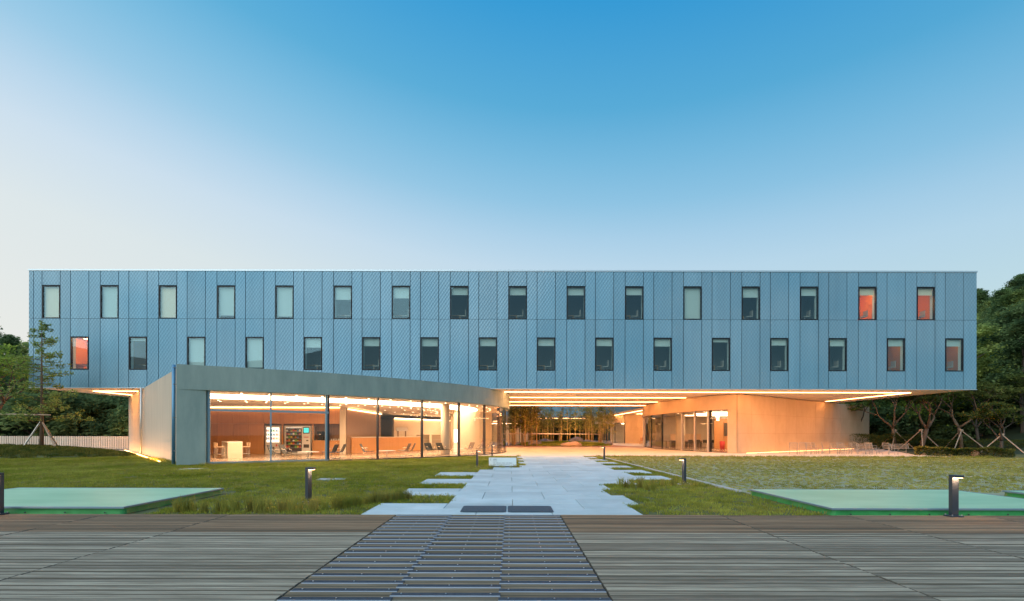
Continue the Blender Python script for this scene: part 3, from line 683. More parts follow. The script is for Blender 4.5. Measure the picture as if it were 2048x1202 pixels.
# bar table and stools
BX, BY, BA = -15.25, 26.75, R(128)
t = thing('bar_table', 'high pale bar table with a solid end panel near the corner of the lounge', 'table', (BX, BY, FZ), BA)
B().box(-.15, -.36, .86, 2.1, .36, .92).build('table_top', 'white_top', t); B().box(-.15, -.36, 0, -.09, .36, .86).build('end_panel', 'plaster', t); B().box(2.04, -.36, 0, 2.1, .36, .86).build('end_panel', 'plaster', t)
def make_stool():
    t = thing('bar_stool', 'x', 'stool')
    b = B().box(-.2, -.2, .60, .2, .2, .63).box(-.2, -.2, .63, -.17, .2, .86); b.build('seat', 'stool_seat', t)
    for sx in (-1, 1):
        for sy in (-1, 1): B().tube([(sx * .13, sy * .13, .6), (sx * .2, sy * .2, 0)], .009, 5).build('leg', 'chrome', t)
    B().tube([(-.17, -.17, .22), (.17, -.17, .22), (.17, .17, .22), (-.17, .17, .22), (-.17, -.17, .22)], .007, 5).build('foot_ring', 'chrome', t)
    return t
st0 = make_stool(); rot = Matrix.Rotation(BA, 3, 'Z')
for i, (lx, ly, lab) in enumerate([(.45, .62, 'bar stool nearest the end panel on the left side of the bar table'), (1.0, .62, 'middle bar stool on the left side of the bar table'), (1.55, .62, 'farthest bar stool on the left side of the bar table'),
                                   (.5, -.62, 'nearer bar stool on the right side of the bar table'), (1.2, -.62, 'farther bar stool on the right side of the bar table')]):
    p = rot @ Vector((lx, ly, 0)); a = BA + (R(-90) if ly > 0 else R(90))
    o = st0 if i == 0 else dup(st0, None, None, None)
    o.location = (BX + p.x, BY + p.y, FZ); o.rotation_euler = (0, 0, a); o['label'] = lab; o['group'] = 'bar stools at the bar table'
# vending machines
v = thing('drink_vending_machine', 'white drinks vending machine with bright rows of cans, in the left niche', 'vending machine', (-15.83, WY + .02, .04))
B().box(-.5, 0, 0, .5, .8, 1.88).build('cabinet', 'machine_white', v)
B().box(-.42, -.01, .78, .42, -.002, 1.76).build('display_back', 'machine_glow', v)
prods = ['p_red', 'p_yel', 'p_grn', 'p_wht', 'p_blu', 'p_org']
for j, z in enumerate((1.5, 1.24, .98)):
    B().box(-.42, -.07, z - .03, .42, -.012, z - .01).build('shelf', 'machine_white', v)
    for i in range(8): B().tube([(-.36 + i * .103, -.045, z - .009), (-.36 + i * .103, -.045, z + .13)], .032, 8).build('can', prods[(i // 2 + j * 2 + random.randint(0, 1)) % 6], v)
B().box(-.42, -.075, .775, .42, -.072, 1.76).build('front_glass', 'glass', v); B().box(-.32, -.012, .28, .1, -.002, .46).build('dispense_flap', 'machine_dark', v); B().box(.2, -.012, .5, .3, -.002, .64).build('coin_panel', 'p_red', v)
v = thing('snack_vending_machine', 'wide snack vending machine with a dark glass front and teal screen', 'vending machine', (-14.2, WY + .02, .04))
B().box(-.86, 0, 0, .86, .8, 1.88).build('cabinet', 'machine_white', v)
B().box(-.74, -.006, .14, .30, -.002, 1.76).build('display_back', 'machine_dark', v)
for j in range(6):
    z = .42 + j * .215
    B().box(-.74, -.10, z - .02, .30, -.01, z).build('shelf', 'pale_frame', v)
    for i in range(7): B().box(-.70 + i * .142, -.09, z + .001, -.60 + i * .142, -.03, z + rr(.08, .15)).build('packet', prods[(i * 5 + j * 3) % 6] if random.random() < .75 else 'machine_dark', v)
B().box(-.74, -.012, 1.735, .30, -.008, 1.755).build('light_tube', 'machine_glow', v); B().box(-.76, -.115, .12, .32, -.112, 1.78).build('front_glass', 'glass', v)
s = B().box(.38, -.02, 1.36, .82, -.003, 1.80).build('screen_bezel', 'machine_dark', v); B().box(.43, -.026, 1.42, .77, -.021, 1.74).build('screen', 'screen_teal', s)
B().box(.42, -.012, .42, .78, -.003, .64).build('dispense_flap', 'machine_dark', v); B().box(.6, -.012, .86, .74, -.003, .93).build('card_reader', 'machine_dark', v); B().box(.45, -.012, 1.1, .75, -.003, 1.14).build('button_row', 'p_red', v)
c = thing('coffee_machine', 'black coffee machine in the dark counter niche beside the snack machine', 'coffee machine', (-12.8, WY + .4, .95))
B().box(-.16, -.2, 0, .16, .2, .08).box(-.16, .05, .08, .16, .2, .5).box(-.16, -.2, .42, .16, .2, .6).build('body', 'chair_black', c); B().box(-.05, -.15, .36, .05, -.05, .42).build('spout', 'chrome', c)
c = thing('water_dispenser', 'slim black water dispenser next to the coffee machine', 'dispenser', (-12.38, WY + .4, .95))
B().box(-.11, -.18, 0, .11, .18, .04).box(-.11, .05, .04, .11, .18, .58).box(-.11, -.18, .40, .11, .05, .58).build('body', 'chair_black', c); B().tube([(0, -.08, .34), (0, -.08, .41)], .02, 8).build('tap', 'chrome', c)
for i in range(4): tag(B().tube([(-12.05 + i * .16, WY + .35, .946), (-12.05 + i * .16, WY + .35, 1.05)], [.032, .042], 10).build('paper_cup', 'white_top'), 'small white paper cup lined up on the niche counter', 'cup', 'paper cups in the counter niche')
h = thing('model_house', 'small wooden model house with a pale gable roof on the reception counter', 'model', (-8.85, 39.4, 1.172), R(20))
for sx in (-.3, .3):
    for sy in (-.2, .2): B().tube([(sx, sy, 0), (sx, sy, .5)], .025, 6).build('post', 'wood_dark', h)
B().add([(-.45, -.32, .48), (.45, -.32, .48), (.45, 0, .75), (-.45, 0, .75), (.45, .32, .48), (-.45, .32, .48), (-.45, -.32, .45), (.45, -.32, .45), (.45, .32, .45), (-.45, .32, .45)], [(0, 1, 2, 3), (3, 2, 4, 5), (0, 3, 5, 9, 6), (1, 7, 8, 4, 2), (0, 6, 7, 1), (5, 4, 8, 9), (6, 9, 8, 7)]).build('roof', 'white_top', h)
k = thing('kiosk_screen', 'tall bright information screen on a slim stand beyond the round column', 'screen', (-4.05, 36.2, FZ))
B().box(-.22, -.15, 0, .22, .15, .03).build('foot', 'machine_white', k); B().box(-.2, -.03, .03, .2, .03, 1.75).build('body', 'machine_white', k); B().box(-.17, -.037, .75, .17, -.031, 1.7).build('screen', 'screen_white', k)
for i in range(3):
    sh = thing('bookshelf', ['pale bookshelf in the back of the lounge, first from the counter', 'pale bookshelf in the back of the lounge, between the two others', 'pale bookshelf in the back of the lounge, farthest from the counter'][i], 'bookshelf', (-8.0 + i * 1.3, 44.2 + i * .6, FZ), R(10), 'bookshelves at the back of the lounge')
    B().box(-.6, .28, 0, .6, .3, 1.3).build('back_panel', 'plaster', sh)
    for sx in (-.6, .57): B().box(sx, 0, 0, sx + .03, .28, 1.3).build('side_panel', 'machine_white', sh)
    for z in (.02, .42, .84, 1.27): B().box(-.57, 0, z, .57, .28, z + .03).build('shelf', 'machine_white', sh)
# dining hall furniture
def make_dining_chair():
    t = thing('dining_chair', 'x', 'chair')
    B().box(-.21, -.21, .43, .21, .21, .46).build('seat', 'chair_black', t); B().box(-.21, .19, .55, .21, .22, .85).build('backrest', 'chair_black', t)
    for sx in (-.19, .19):
        B().tube([(sx, -.19, 0), (sx, -.19, .43)], .015, 5).build('leg', 'stake', t); B().tube([(sx, .2, 0), (sx, .2, .85)], .015, 5).build('leg', 'stake', t)
    return t
dt = thing('dining_table', 'long wooden dining table behind the glass doors', 'table', (18.5, 47.8, .025))
B().box(-1.4, -.4, .70, 1.4, .4, .74).build('table_top', 'wood_panel', dt)
for sx in (-1.3, 1.25):
    for sy in (-.35, .3): B().box(sx, sy, 0, sx + .05, sy + .05, .7).build('leg', 'chair_black', dt)
dc = make_dining_chair()
for i, (x, lab) in enumerate([(17.5, 'first dining chair from the round column'), (18.2, 'second dining chair from the round column'), (18.9, 'third dining chair from the round column'), (19.6, 'fourth dining chair from the round column')]):
    o = dc if i == 0 else dup(dc); o.location = (x, 47.2, .025); o.rotation_euler = (0, 0, math.pi); o['label'] = lab; o['group'] = 'dining chairs behind the glass doors'
ct = thing('pedestal_table', 'small dark pedestal table at the left end of the dining pavilion glass', 'table', (15.2, 47.2, .025))
B().disc(0, 0, .70, .42, 20, .025).build('table_top', 'chair_black', ct); B().tube([(0, 0, .02), (0, 0, .7)], .03, 8).build('stem', 'chair_black', ct)
for k in range(4): a = k * math.pi / 2 + .4; B().tube([(0, 0, .12), (.3 * math.cos(a), .3 * math.sin(a), .012)], .014, 5).build('leg', 'chair_black', ct)
rb = thing('red_bin', 'bright red bin standing by the wood wall in the dining pavilion', 'bin', (19.1, 43.6, .025))
B().tube([(0, 0, 0), (0, 0, .75)], [.19, .23], 14).build('body', 'red', rb, True); B().disc(0, 0, .752, .235, 14, .03).build('lid', 'red', rb)
pl = thing('pendant_lamp', 'lit white pendant lamp hanging behind the first glass bay of the dining pavilion', 'lamp', (17.8, 41.5, 3.33))
B().tube([(0, 0, 0), (0, 0, -.45)], .008, 5).build('cord', 'chair_black', pl); B().tube([(0, 0, -.45), (0, 0, -.75)], [.07, .09], 12).build('shade', 'downlight', pl)

# ------------------------------------------------------------------ outdoor wire furniture on the terrace
def make_wire_chair(arms):
    t = thing('wire_chair', 'x', 'chair')
    b = B()
    for i in range(9): y = -.22 + i * .055; b.tube([(-.2, y, .43), (.19, y, .42)], .006, 4); b.tube([(.2, y, .46), (.27, y, .80)], .006, 4)
    for i in range(5): b.tube([(-.2 + i * .1, -.23, .432), (-.2 + i * .1, .23, .432)], .006, 4); b.tube([(.2 + i * .018, -.23, .46 + i * .085), (.2 + i * .018, .23, .46 + i * .085)], .006, 4)
    b.build('wire_seat', 'wire_mesh', t)
    for s in (-1, 1):
        B().tube([(-.22, s * .24, 0), (-.22, s * .24, .43)], .013, 6).build('leg', 'wire', t); B().tube([(.24, s * .24, 0), (.2, s * .24, .43), (.28, s * .24, .82)], .013, 6).build('leg', 'wire', t)
        if arms: B().tube([(-.22, s * .24, .43), (-.22, s * .24, .64), (.24, s * .24, .64)], .012, 6).build('armrest', 'wire', t)
    B().tube([(.28, -.24, .82), (.28, .24, .82)], .013, 6).build('top_rail', 'wire', t)
    return t
wc, wa = make_wire_chair(False), make_wire_chair(True); fst = {0: True, 1: True}
ordn = ['first', 'second', 'third', 'fourth', 'fifth', 'sixth', 'seventh', 'eighth', 'ninth', 'tenth', 'eleventh', 'twelfth']
wch = [(19.9, 34.0, 60, 1), (20.6, 34.2, 40, 0), (21.5, 34.6, 190, 1), (22.3, 35.2, 170, 0), (23.1, 35.4, 150, 0), (23.6, 34.3, 200, 1), (24.2, 35.3, 165, 0), (24.7, 34.4, 185, 1), (25.3, 35.6, 160, 0), (25.5, 34.2, 200, 1), (26.1, 35.0, 175, 0), (26.6, 34.0, 190, 1)]
for i, (x, y, a, k) in enumerate(wch):
    src = wa if k else wc
    o = src if fst[k] else dup(src); fst[k] = False
    o.location = (x, y, 0); o.rotation_euler = (0, 0, R(a)); o['label'] = f'{ordn[i]} pale wire chair {"with armrests " if k else ""}along the terrace, counted from the concrete corner'; o['group'] = 'wire chairs on the terrace'
def make_bench(lab, x, y, a):
    t = thing('wire_bench', lab, 'bench', (x, y, 0), a, 'wire benches on the terrace')
    b = B(); n = 30
    for i in range(n): xx = -.73 + i * 1.46 / (n - 1); b.tube([(xx, -.25, .42), (xx, .16, .40), (xx, .22, .46), (xx, .30, .72), (xx, .34, .74)], .007, 4)
    for y_, z_ in ((-.25, .42), (-.05, .41), (.16, .40), (.22, .46), (.25, .56), (.28, .66), (.33, .74)): b.tube([(-.74, y_, z_), (.74, y_, z_)], .008, 4)
    b.build('wire_seat', 'wire_mesh', t)
    for s in (-1, 1):
        B().tube([(s * .76, -.27, 0), (s * .76, -.27, .42), (s * .76, .2, .40)], .018, 6).build('leg', 'wire', t); B().tube([(s * .76, .38, 0), (s * .76, .38, .70), (s * .76, .33, .76), (s * .76, .26, .70), (s * .76, .2, .40)], .018, 6).build('leg', 'wire', t)
    B().tube([(-.76, .38, .2), (.76, .38, .2)], .014, 6).build('stretcher', 'wire', t)
make_bench('wire mesh bench at the right end of the terrace beside the hedge', 28.0, 34.5, R(12)); make_bench('wire mesh bench, second from the hedge', 26.6, 35.9, R(22)); make_bench('wire mesh bench, third from the hedge, nearest the concrete wall', 25.0, 36.6, R(30))
# far brown chairs by the courtyard hall
def make_brown_chair():
    t = thing('courtyard_chair', 'x', 'chair')
    B().box(-.25, -.25, .42, .25, .25, .47).build('seat', 'rock_pink', t); B().box(-.25, .22, .47, .25, .27, .95).build('backrest', 'terracotta', t)
    for sx in (-.22, .22):
        for sy in (-.22, .22): B().tube([(sx, sy, 0), (sx, sy, .42)], .02, 5).build('leg', 'terracotta', t)
    return t
bc = make_brown_chair()
for i in range(5):
    o = bc if i == 0 else dup(bc); o.location = (17.9 + i * .78, 66 + (i % 2) * .5, 0); o.rotation_euler = (0, 0, R(180 + i * 13)); o['label'] = f'{ordn[i]} brown chair from the courtyard side, by the far plain wall'; o['group'] = 'brown chairs by the far wall'

# ------------------------------------------------------------------ bollards, platforms, mats, sign, covers
def make_bollard():
    t = thing('bollard_light', 'x', 'bollard')
    B().cbox(-.055, -.035, .0, .055, .035, .66, .003).build('post', 'bollard', t)
    B().cbox(-.055, -.135, .663, .055, .035, .705, .004).build('head', 'bollard', t)
    B().box(-.042, -.125, .655, .042, -.040, .6625).build('light_panel', 'bollard_led', t)
    B().cbox(-.10, -.085, -.012, .10, .085, .010, .002).build('base_plate', 'bollard', t)
    for sx in (-.08, .08):
        for sy in (-.065, .065): B().tube([(sx, sy, .01), (sx, sy, .03)], .010, 6).build('bolt', 'screw', t)
    return t
b0 = make_bollard()
bl = [(-8.78, 8.30, 0, 0, 'black bollard light on the deck at the left edge of the picture'), (7.60, 8.29, 0, 0, 'black bollard light on the deck in front of the right green cover'), (-4.1, 9.82, 72, 0, 'black bollard light on the left lawn before the tall ornamental grass'),
      (4.94, 13.75, -78, 0, 'black bollard light on the right lawn by the kerb'), (-1.40, 20.4, 80, 0, 'black bollard light beside the white sign'), (-1.15, 30.5, 80, 0, 'black bollard light against the curved glass, behind the sign'), (5.12, 26.4, -80, 0, 'black bollard light at the far right end of the path')]
for i, (x, y, a, z, lab) in enumerate(bl):
    o = b0 if i == 0 else dup(b0); o.location = (x, y, .012 if y < 8.4 else .012); o.rotation_euler = (0, 0, R(a)); o['label'] = lab; o['group'] = 'bollard lights around the path and deck'
    if y > 9 and x < 6:
        tag(B().cbox(x - .21, y - .14, -.05, x + .21, y + .14, -.001, .004).build('concrete_footing', 'kerb'), ['pale concrete footing under the bollard on the left lawn', 'concrete footing under the bollard by the kerb', 'concrete footing under the bollard beside the sign', 'concrete footing under the bollard by the curved glass', 'concrete footing under the far path bollard'][i - 2], 'footing')
def platform(x0, x1, y0, y1, lab):
    t = thing('covered_platform', lab, 'platform', group='green covered platforms beside the deck')
    zt = .098; n = 26; m = 14; b = B()
    for j in range(m + 1):
        for i in range(n + 1):
            u, w_ = i / n, j / m; e = min(u, 1 - u, w_, 1 - w_)
            b.v.append((x0 + (x1 - x0) * u, y0 + (y1 - y0) * w_, zt + .006 + (rr(-.004, .005) - .01 * math.sin(u * 3.1) * math.sin(w_ * 3.1) if e > .02 else 0)))
    for j in range(m):
        for i in range(n): k = j * (n + 1) + i; b.f.append((k, k + 1, k + n + 2, k + n + 1))
    b.build('sheet', 'green_sheet', t, True)
    f = .035
    for x_0, y_0, x_1, y_1 in ((x0 - f, y0 - f, x1 + f, y0), (x0 - f, y1, x1 + f, y1 + f), (x0 - f, y0, x0, y1), (x1, y0, x1 + f, y1)): B().cbox(x_0, y_0, zt - .022, x_1, y_1, zt + .010, .004).build('edge_rail', 'edge_metal', t)
    pts = []
    for (xa, ya), (xb, yb) in (((x0, y0), (x1, y0)), ((x1, y0), (x1, y1)), ((x1, y1), (x0, y1)), ((x0, y1), (x0, y0))):
        nseg = int(max(abs(xb - xa), abs(yb - ya)) / .09)
        for k in range(nseg): q = k / nseg; pts.append((xa + (xb - xa) * q, ya + (yb - ya) * q))
    b = B(); N = len(pts); cx_, cy_ = (x0 + x1) / 2, (y0 + y1) / 2
    for zi, z in enumerate((zt - .022, .035, -.028)):
        for (px_, py_) in pts:
            o_ = (.0, rr(-.012, .014), rr(.0, .02))[zi]; l = math.hypot(px_ - cx_, py_ - cy_); b.v.append((px_ + (px_ - cx_) / l * o_, py_ + (py_ - cy_) / l * o_, z))
    for zi in range(2):
        for i in range(N): j = (i + 1) % N; b.f.append((zi * N + i, (zi + 1) * N + i, (zi + 1) * N + j, zi * N + j))
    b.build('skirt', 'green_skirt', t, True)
    pin = B().tube([(0, 0, 0), (0, 0, .02)], .012, 6).mesh('pin', 'bollard')
    for k in range(7): ob('pin', pin, t, (x0 + .3 + (x1 - x0 - .6) * k / 6, y0 - .03, -.005))
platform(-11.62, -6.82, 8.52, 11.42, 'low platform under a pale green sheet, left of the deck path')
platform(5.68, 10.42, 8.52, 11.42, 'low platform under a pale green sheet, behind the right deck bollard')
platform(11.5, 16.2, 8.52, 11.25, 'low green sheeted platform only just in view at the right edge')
def rrect(x0, y0, x1, y1, r, n=5):
    P = []
    for cx_, cy_, a0 in ((x1 - r, y0 + r, -90), (x1 - r, y1 - r, 0), (x0 + r, y1 - r, 90), (x0 + r, y0 + r, 180)):
        for k in range(n + 1): a = R(a0 + 90 * k / n); P.append((cx_ + r * math.cos(a), cy_ + r * math.sin(a)))
    return P
for x0_, x1_, lab in ((-.90, -.075, 'dark ribbed door mat at the start of the path, left of the pair'), (-.045, .78, 'dark ribbed door mat at the start of the path, right of the pair')):
    t = thing('door_mat', lab, 'mat')
    B().prism(rrect(x0_, 8.62, x1_, 9.36, .07), .003, .012).build('border', 'mat_rubber', t); B().prism(rrect(x0_ + .05, 8.67, x1_ - .05, 9.31, .04), .0125, .017).build('pile', 'mat_rubber', t)
sg = thing('direction_sign', 'low white direction sign board with dark lettering and an arrow beside the path', 'sign', (-.33, 20.45, 0), R(-3))
B().cbox(-.58, -.03, .05, .58, .03, .40, .004).build('board', 'sign_white', sg); B().box(-.50, -.02, -.06, .50, .02, .049).build('plinth', 'post_metal', sg)
B().add([(-.505, -.034, .26), (-.495, -.034, .26), (-.495, -.034, .35), (-.505, -.034, .35), (-.53, -.034, .33), (-.50, -.034, .365), (-.47, -.034, .33), (-.50, -.034, .345)], [(0, 1, 2, 3), (4, 7, 5), (7, 6, 5)]).build('arrow', 'ink', sg)
def text(s, x, z, size, parent, w=None):
    cu = bpy.data.curves.new('lettering', 'FONT'); cu.body = s; cu.size = size; cu.extrude = .001; cu.materials.append(MATS['ink'])
    o = bpy.data.objects.new('lettering', cu); C.objects.link(o)
    me = bpy.data.meshes.new_from_object(o.evaluated_get(bpy.context.evaluated_depsgraph_get())); bpy.data.objects.remove(o)
    o = bpy.data.objects.new('lettering', me); C.objects.link(o); o.parent = parent; o.location = (x, -.033, z); o.rotation_euler = (R(90), 0, 0); return o
text('생활관', -.40, .30, .058, sg); text('Dormitory', -.40, .245, .038, sg); text('식당 · 세미나실 · 강의실 · 커뮤니티센터', -.40, .155, .050, sg); text('Cafeteria · Seminar Room · Class & Community', -.40, .095, .036, sg)
for x, y, a, lab in ((-5.55, 15.0, 10, 'grey access cover set in the left lawn behind the bollard'), (-12.6, 19.2, 0, 'small grey access cover in the lawn near the lounge corner')):
    t = thing('access_cover', lab, 'cover', (x, y, -.03), R(a)); B().cbox(-.42, -.3, 0, .42, .3, .028, .004).build('frame', 'cover', t); B().cbox(-.37, -.25, .0285, .37, .25, .033, .002).build('lid', 'cover', t)

# ------------------------------------------------------------------ fence, mound
fn = thing('slat_fence', 'pale timber slat fence closing the far left side of the lawn', 'fence')
slm = B().box(0, 0, .06, .145, .025, 1.14).mesh('slat', 'fence'); psm = B().box(0, 0, -.1, .05, .06, 1.1).mesh('post', 'post_metal')
for i in range(112):
    ob('slat', slm, fn, (-53.5 + i * .193, 40.6, 0))
    if i % 9 == 0: ob('post', psm, fn, (-53.56 + i * .193, 40.66, 0))
for z in (.25, .95): B().box(-53.5, 40.63, z, -32, 40.66, z + .06).build('rail', 'fence', fn)
def moundh(x, y): return max(0, 1 - ((x + 31.5) / 8.0) ** 2 - ((y - 29.8) / 3.4) ** 2) ** .8 * .62
b = B(); n = 40
for j in range(n + 1):
    for i in range(n + 1):
        x = -39.5 + 16 * i / n; y = 26.3 + 7 * j / n; h_ = moundh(x, y); b.v.append((x, y, -.04 + h_ + (rr(-.03, .03) if h_ > .05 else 0)))
for j in range(n):
    for i in range(n): k = j * (n + 1) + i; b.f.append((k, k + 1, k + n + 2, k + n + 1))
mound = tag(b.build('planting_mound', 'soil', smooth=True), kind='structure')

# ------------------------------------------------------------------ grass (instanced tufts)
src_col = bpy.data.collections.new('tufts')
def tuft(name, m, n, rad, h0, h1, w, lean=.5):
    b = B()
    for _ in range(n):
        a = rr(0, 6.283); r_ = rad * math.sqrt(random.random()); x = r_ * math.cos(a); y = r_ * math.sin(a); h = rr(h0, h1); d = rr(0, 6.283); le = h * rr(.1, lean); t_ = rr(0, 6.283)
        wx, wy = w * math.cos(t_) / 2, w * math.sin(t_) / 2; lx, ly = le * math.cos(d), le * math.sin(d)
        b.add([(x - wx, y - wy, 0), (x + wx, y + wy, 0), (x + wx * .7 + lx * .4, y + wy * .7 + ly * .4, h * .6), (x - wx * .7 + lx * .4, y - wy * .7 + ly * .4, h * .6), (x + lx, y + ly, h)], [(0, 1, 2, 3), (3, 2, 4)])
    return bpy.data.objects.new(name, b.mesh(name, m))
def col_of(name, objs):
    c = bpy.data.collections.new(name)
    for o in objs: c.objects.link(o)
    return c
lawn_c = col_of('lawn_tufts', [tuft('tuft', 'grass_blade', 34, .15, .025, .06, .012, .9) for _ in range(4)] + [tuft('tuft', 'grass_dry', 30, .14, .025, .06, .012, .9)])
turf_c = col_of('turf_tufts', [tuft('tuft', 'grass_turf', 20, .068, .02, .045, .012, .9) for _ in range(3)])
long_c = col_of('long_tufts', [tuft('tuft', 'grass_dry', 16, .10, .07, .16, .010, .6) for _ in range(2)] + [tuft('tuft', 'grass_blade', 16, .10, .06, .14, .010, .6)])
def scatter(name, mesh, coll, dens, seed, s0=.7, s1=1.3):
    ng = bpy.data.node_groups.new(name, 'GeometryNodeTree')
    ng.interface.new_socket('Geometry', in_out='INPUT', socket_type='NodeSocketGeometry'); ng.interface.new_socket('Geometry', in_out='OUTPUT', socket_type='NodeSocketGeometry')
    gi, go = ng.nodes.new('NodeGroupInput'), ng.nodes.new('NodeGroupOutput'); dp = ng.nodes.new('GeometryNodeDistributePointsOnFaces'); dp.inputs['Density'].default_value = dens; dp.inputs['Seed'].default_value = seed
    ci = ng.nodes.new('GeometryNodeCollectionInfo'); ci.inputs['Collection'].default_value = coll; ci.inputs['Separate Children'].default_value = True; ci.inputs['Reset Children'].default_value = True
    ip = ng.nodes.new('GeometryNodeInstanceOnPoints'); ip.inputs['Pick Instance'].default_value = True
    rv = ng.nodes.new('FunctionNodeRandomValue'); rv.data_type = 'FLOAT_VECTOR'; rv.inputs[0].default_value = (-.15, -.15, 0); rv.inputs[1].default_value = (.15, .15, 6.283)
    rs = ng.nodes.new('FunctionNodeRandomValue'); rs.data_type = 'FLOAT'; rs.inputs[2].default_value = s0; rs.inputs[3].default_value = s1; rs.inputs['Seed'].default_value = 5
    ln = ng.links.new; ln(gi.outputs[0], dp.inputs['Mesh']); ln(dp.outputs['Points'], ip.inputs['Points']); ln(ci.outputs[0], ip.inputs['Instance']); ln(rv.outputs[0], ip.inputs['Rotation']); ln(rs.outputs[1], ip.inputs['Scale']); ln(ip.outputs[0], go.inputs[0])
    o = ob(name, mesh); md = o.modifiers.new('scatter', 'NODES'); md.node_group = ng; return o
def quads(rects, z, name):
    b = B()
    for x0_, y0_, x1_, y1_ in rects: b.add([(x0_, y0_, z), (x1_, y0_, z), (x1_, y1_, z), (x0_, y1_, z)], [(0, 1, 2, 3)])
    return b.mesh(name, 'soil')
left_poly = []
yy = 8.47
def front_y(x):   # front of the lounge at x
    pts = [(-14.95, 21.6)] + GP
    for (xa, ya), (xb, yb) in zip(pts, pts[1:]):
        if xa <= x <= xb: return ya + (yb - ya) * (x - xa) / (xb - xa)
    return 21.7 + (-14.95 - x) * 1.1 if x < -14.95 else 31
rects = []
for i in range(60):
    xa = -41 + i * .69; xb = xa + .69; xm = (xa + xb) / 2
    ytop = min(front_y(xm) - .32, 33.2 if xm < -26 else 31)
    if xm > .3: continue
    y = 8.47
    while y < ytop:
        yb = min(y + .66, ytop); ri_ = min(int((y + .3 - 8.43) / RY), len(rows) - 1); lim = rows[ri_][0]
        if not (-11.66 < xm < -6.78 and y < 11.4) and xm < lim:
            rects.append((xa, y, min(xb, lim - .02), yb))
        y = yb
for i, (xl, xr) in enumerate(rows):
    y = 8.43 + i * RY
    if xl >= .4 and xl > .45: rects.append((.4, y, xl - .02, y + RY))
    x = xr + .02
    if y < 12: rects.append((x, y, 5.55, y + RY))
    else: rects.append((x, y, 5.58, y + RY))
lawn_grass = tag(scatter('lawn_grass', quads(rects, -.03, 'lawn_grass'), lawn_c, 42, 1), 'short green mown grass covering the lawns beside the path', 'grass', kind='stuff')
tr = []; y = 11.5
pt = .30
while y < 30.0:
    x = TX0 + .05
    while x < 42:
        if not (y < 11.55 and x < 16.5) and x / y < 1.2 and random.random() > .06: tr.append((x, y, x + .21, y + .20))
        x += pt
    y += pt
for xs_ in ((TX0 + .02, 11.45),): pass
tag(scatter('turf_grass', quads(tr, -.017, 'turf_grass'), turf_c, 75, 3), 'thin yellowish grass growing in the cells of the turf paving', 'grass', kind='stuff')
lg = [(-22, 20.9, -14.9, 21.5), (.42, 30.0, .62, 30.85), (5.8, 29.6, 30, 30.3), (5.2, 28.4, 5.58, 30.3), (-1.0, 20.1, .3, 20.35), (-4.6, 9.35, -3.6, 10.2), (-1.9, 19.9, -1.1, 20.8), (4.3, 13.2, 5.4, 13.7)]
for k in range(12): a_, b_ = GC[k], GC[k + 1]; lg.append((a_[0] - .05, a_[1] - .62, b_[0], a_[1] - .30))
for k in range(10): lg.append((-20 + k * .5, 26.2 - k * .47, -19.3 + k * .5, 26.7 - k * .47))
tag(scatter('long_grass', quads(lg, -.03, 'long_grass'), long_c, 55, 4), 'longer unmown grass fringe along the walls and paving edges', 'grass', kind='stuff')
b = B()
for f in mound.data.polygons:
    c_ = f.center
    if moundh(c_.x, c_.y) > .02: b.add([mound.data.vertices[i].co[:] for i in f.vertices], [(0, 1, 2, 3)])
cover_c = col_of('cover_tufts', [tuft('tuft', 'hedge_leaf', 26, .2, .05, .16, .035, 1.2) for _ in range(3)])
tag(scatter('ground_cover', b.mesh('ground_cover', 'soil'), cover_c, 22, 8), 'low leafy ground cover over the planting mound on the left', 'ground cover', kind='stuff')
# ornamental grass clumps
og = []
for v_ in range(3):
    b = B()
    for _ in range(70):
        a = rr(0, 6.283); h = rr(.14, .30); le = h * rr(.15, .55); x, y = rr(-.06, .06), rr(-.06, .06); t_ = rr(0, 6.283); wx, wy = .004 * math.cos(t_), .004 * math.sin(t_); lx, ly = le * math.cos(a), le * math.sin(a)
        b.add([(x - wx, y - wy, 0), (x + wx, y + wy, 0), (x + wx + lx * .35, y + wy + ly * .35, h * .65), (x - wx + lx * .35, y - wy + ly * .35, h * .65), (x + lx, y + ly, h)], [(0, 1, 2, 3), (3, 2, 4)])
    og.append(b.mesh('grass_clump', 'grass_dry'))
spots = [(-6.1 + i * .19 + rr(-.05, .05), 8.78 + rr(-.08, .1)) for i in range(14)] + [(-3.45 + i * .155, 8.95 + i * .21 + rr(-.06, .06)) for i in range(9)] + [(-3.2 + i * .15, 9.3 + i * .21 + rr(-.06, .06)) for i in range(7)] + [(2.95 + i * .13, 13.0 - i * .16) for i in range(6)] + [(3.3 + i * .3, 13.3 + rr(-.1, .1)) for i in range(5)]
for i, (x, y) in enumerate(spots):
    right = x > 0
    tag(ob('grass_clump', og[i % 3], None, (x, y, -.03), rr(0, 6), (rr(.8, 1.2),) * 3), 'clump of tall ornamental grass in the right lawn near the path' if right else 'clump of tall ornamental grass between the deck and the left lawn', 'grass clump', 'grass clumps in the right lawn' if right else 'grass clumps by the left deck edge')

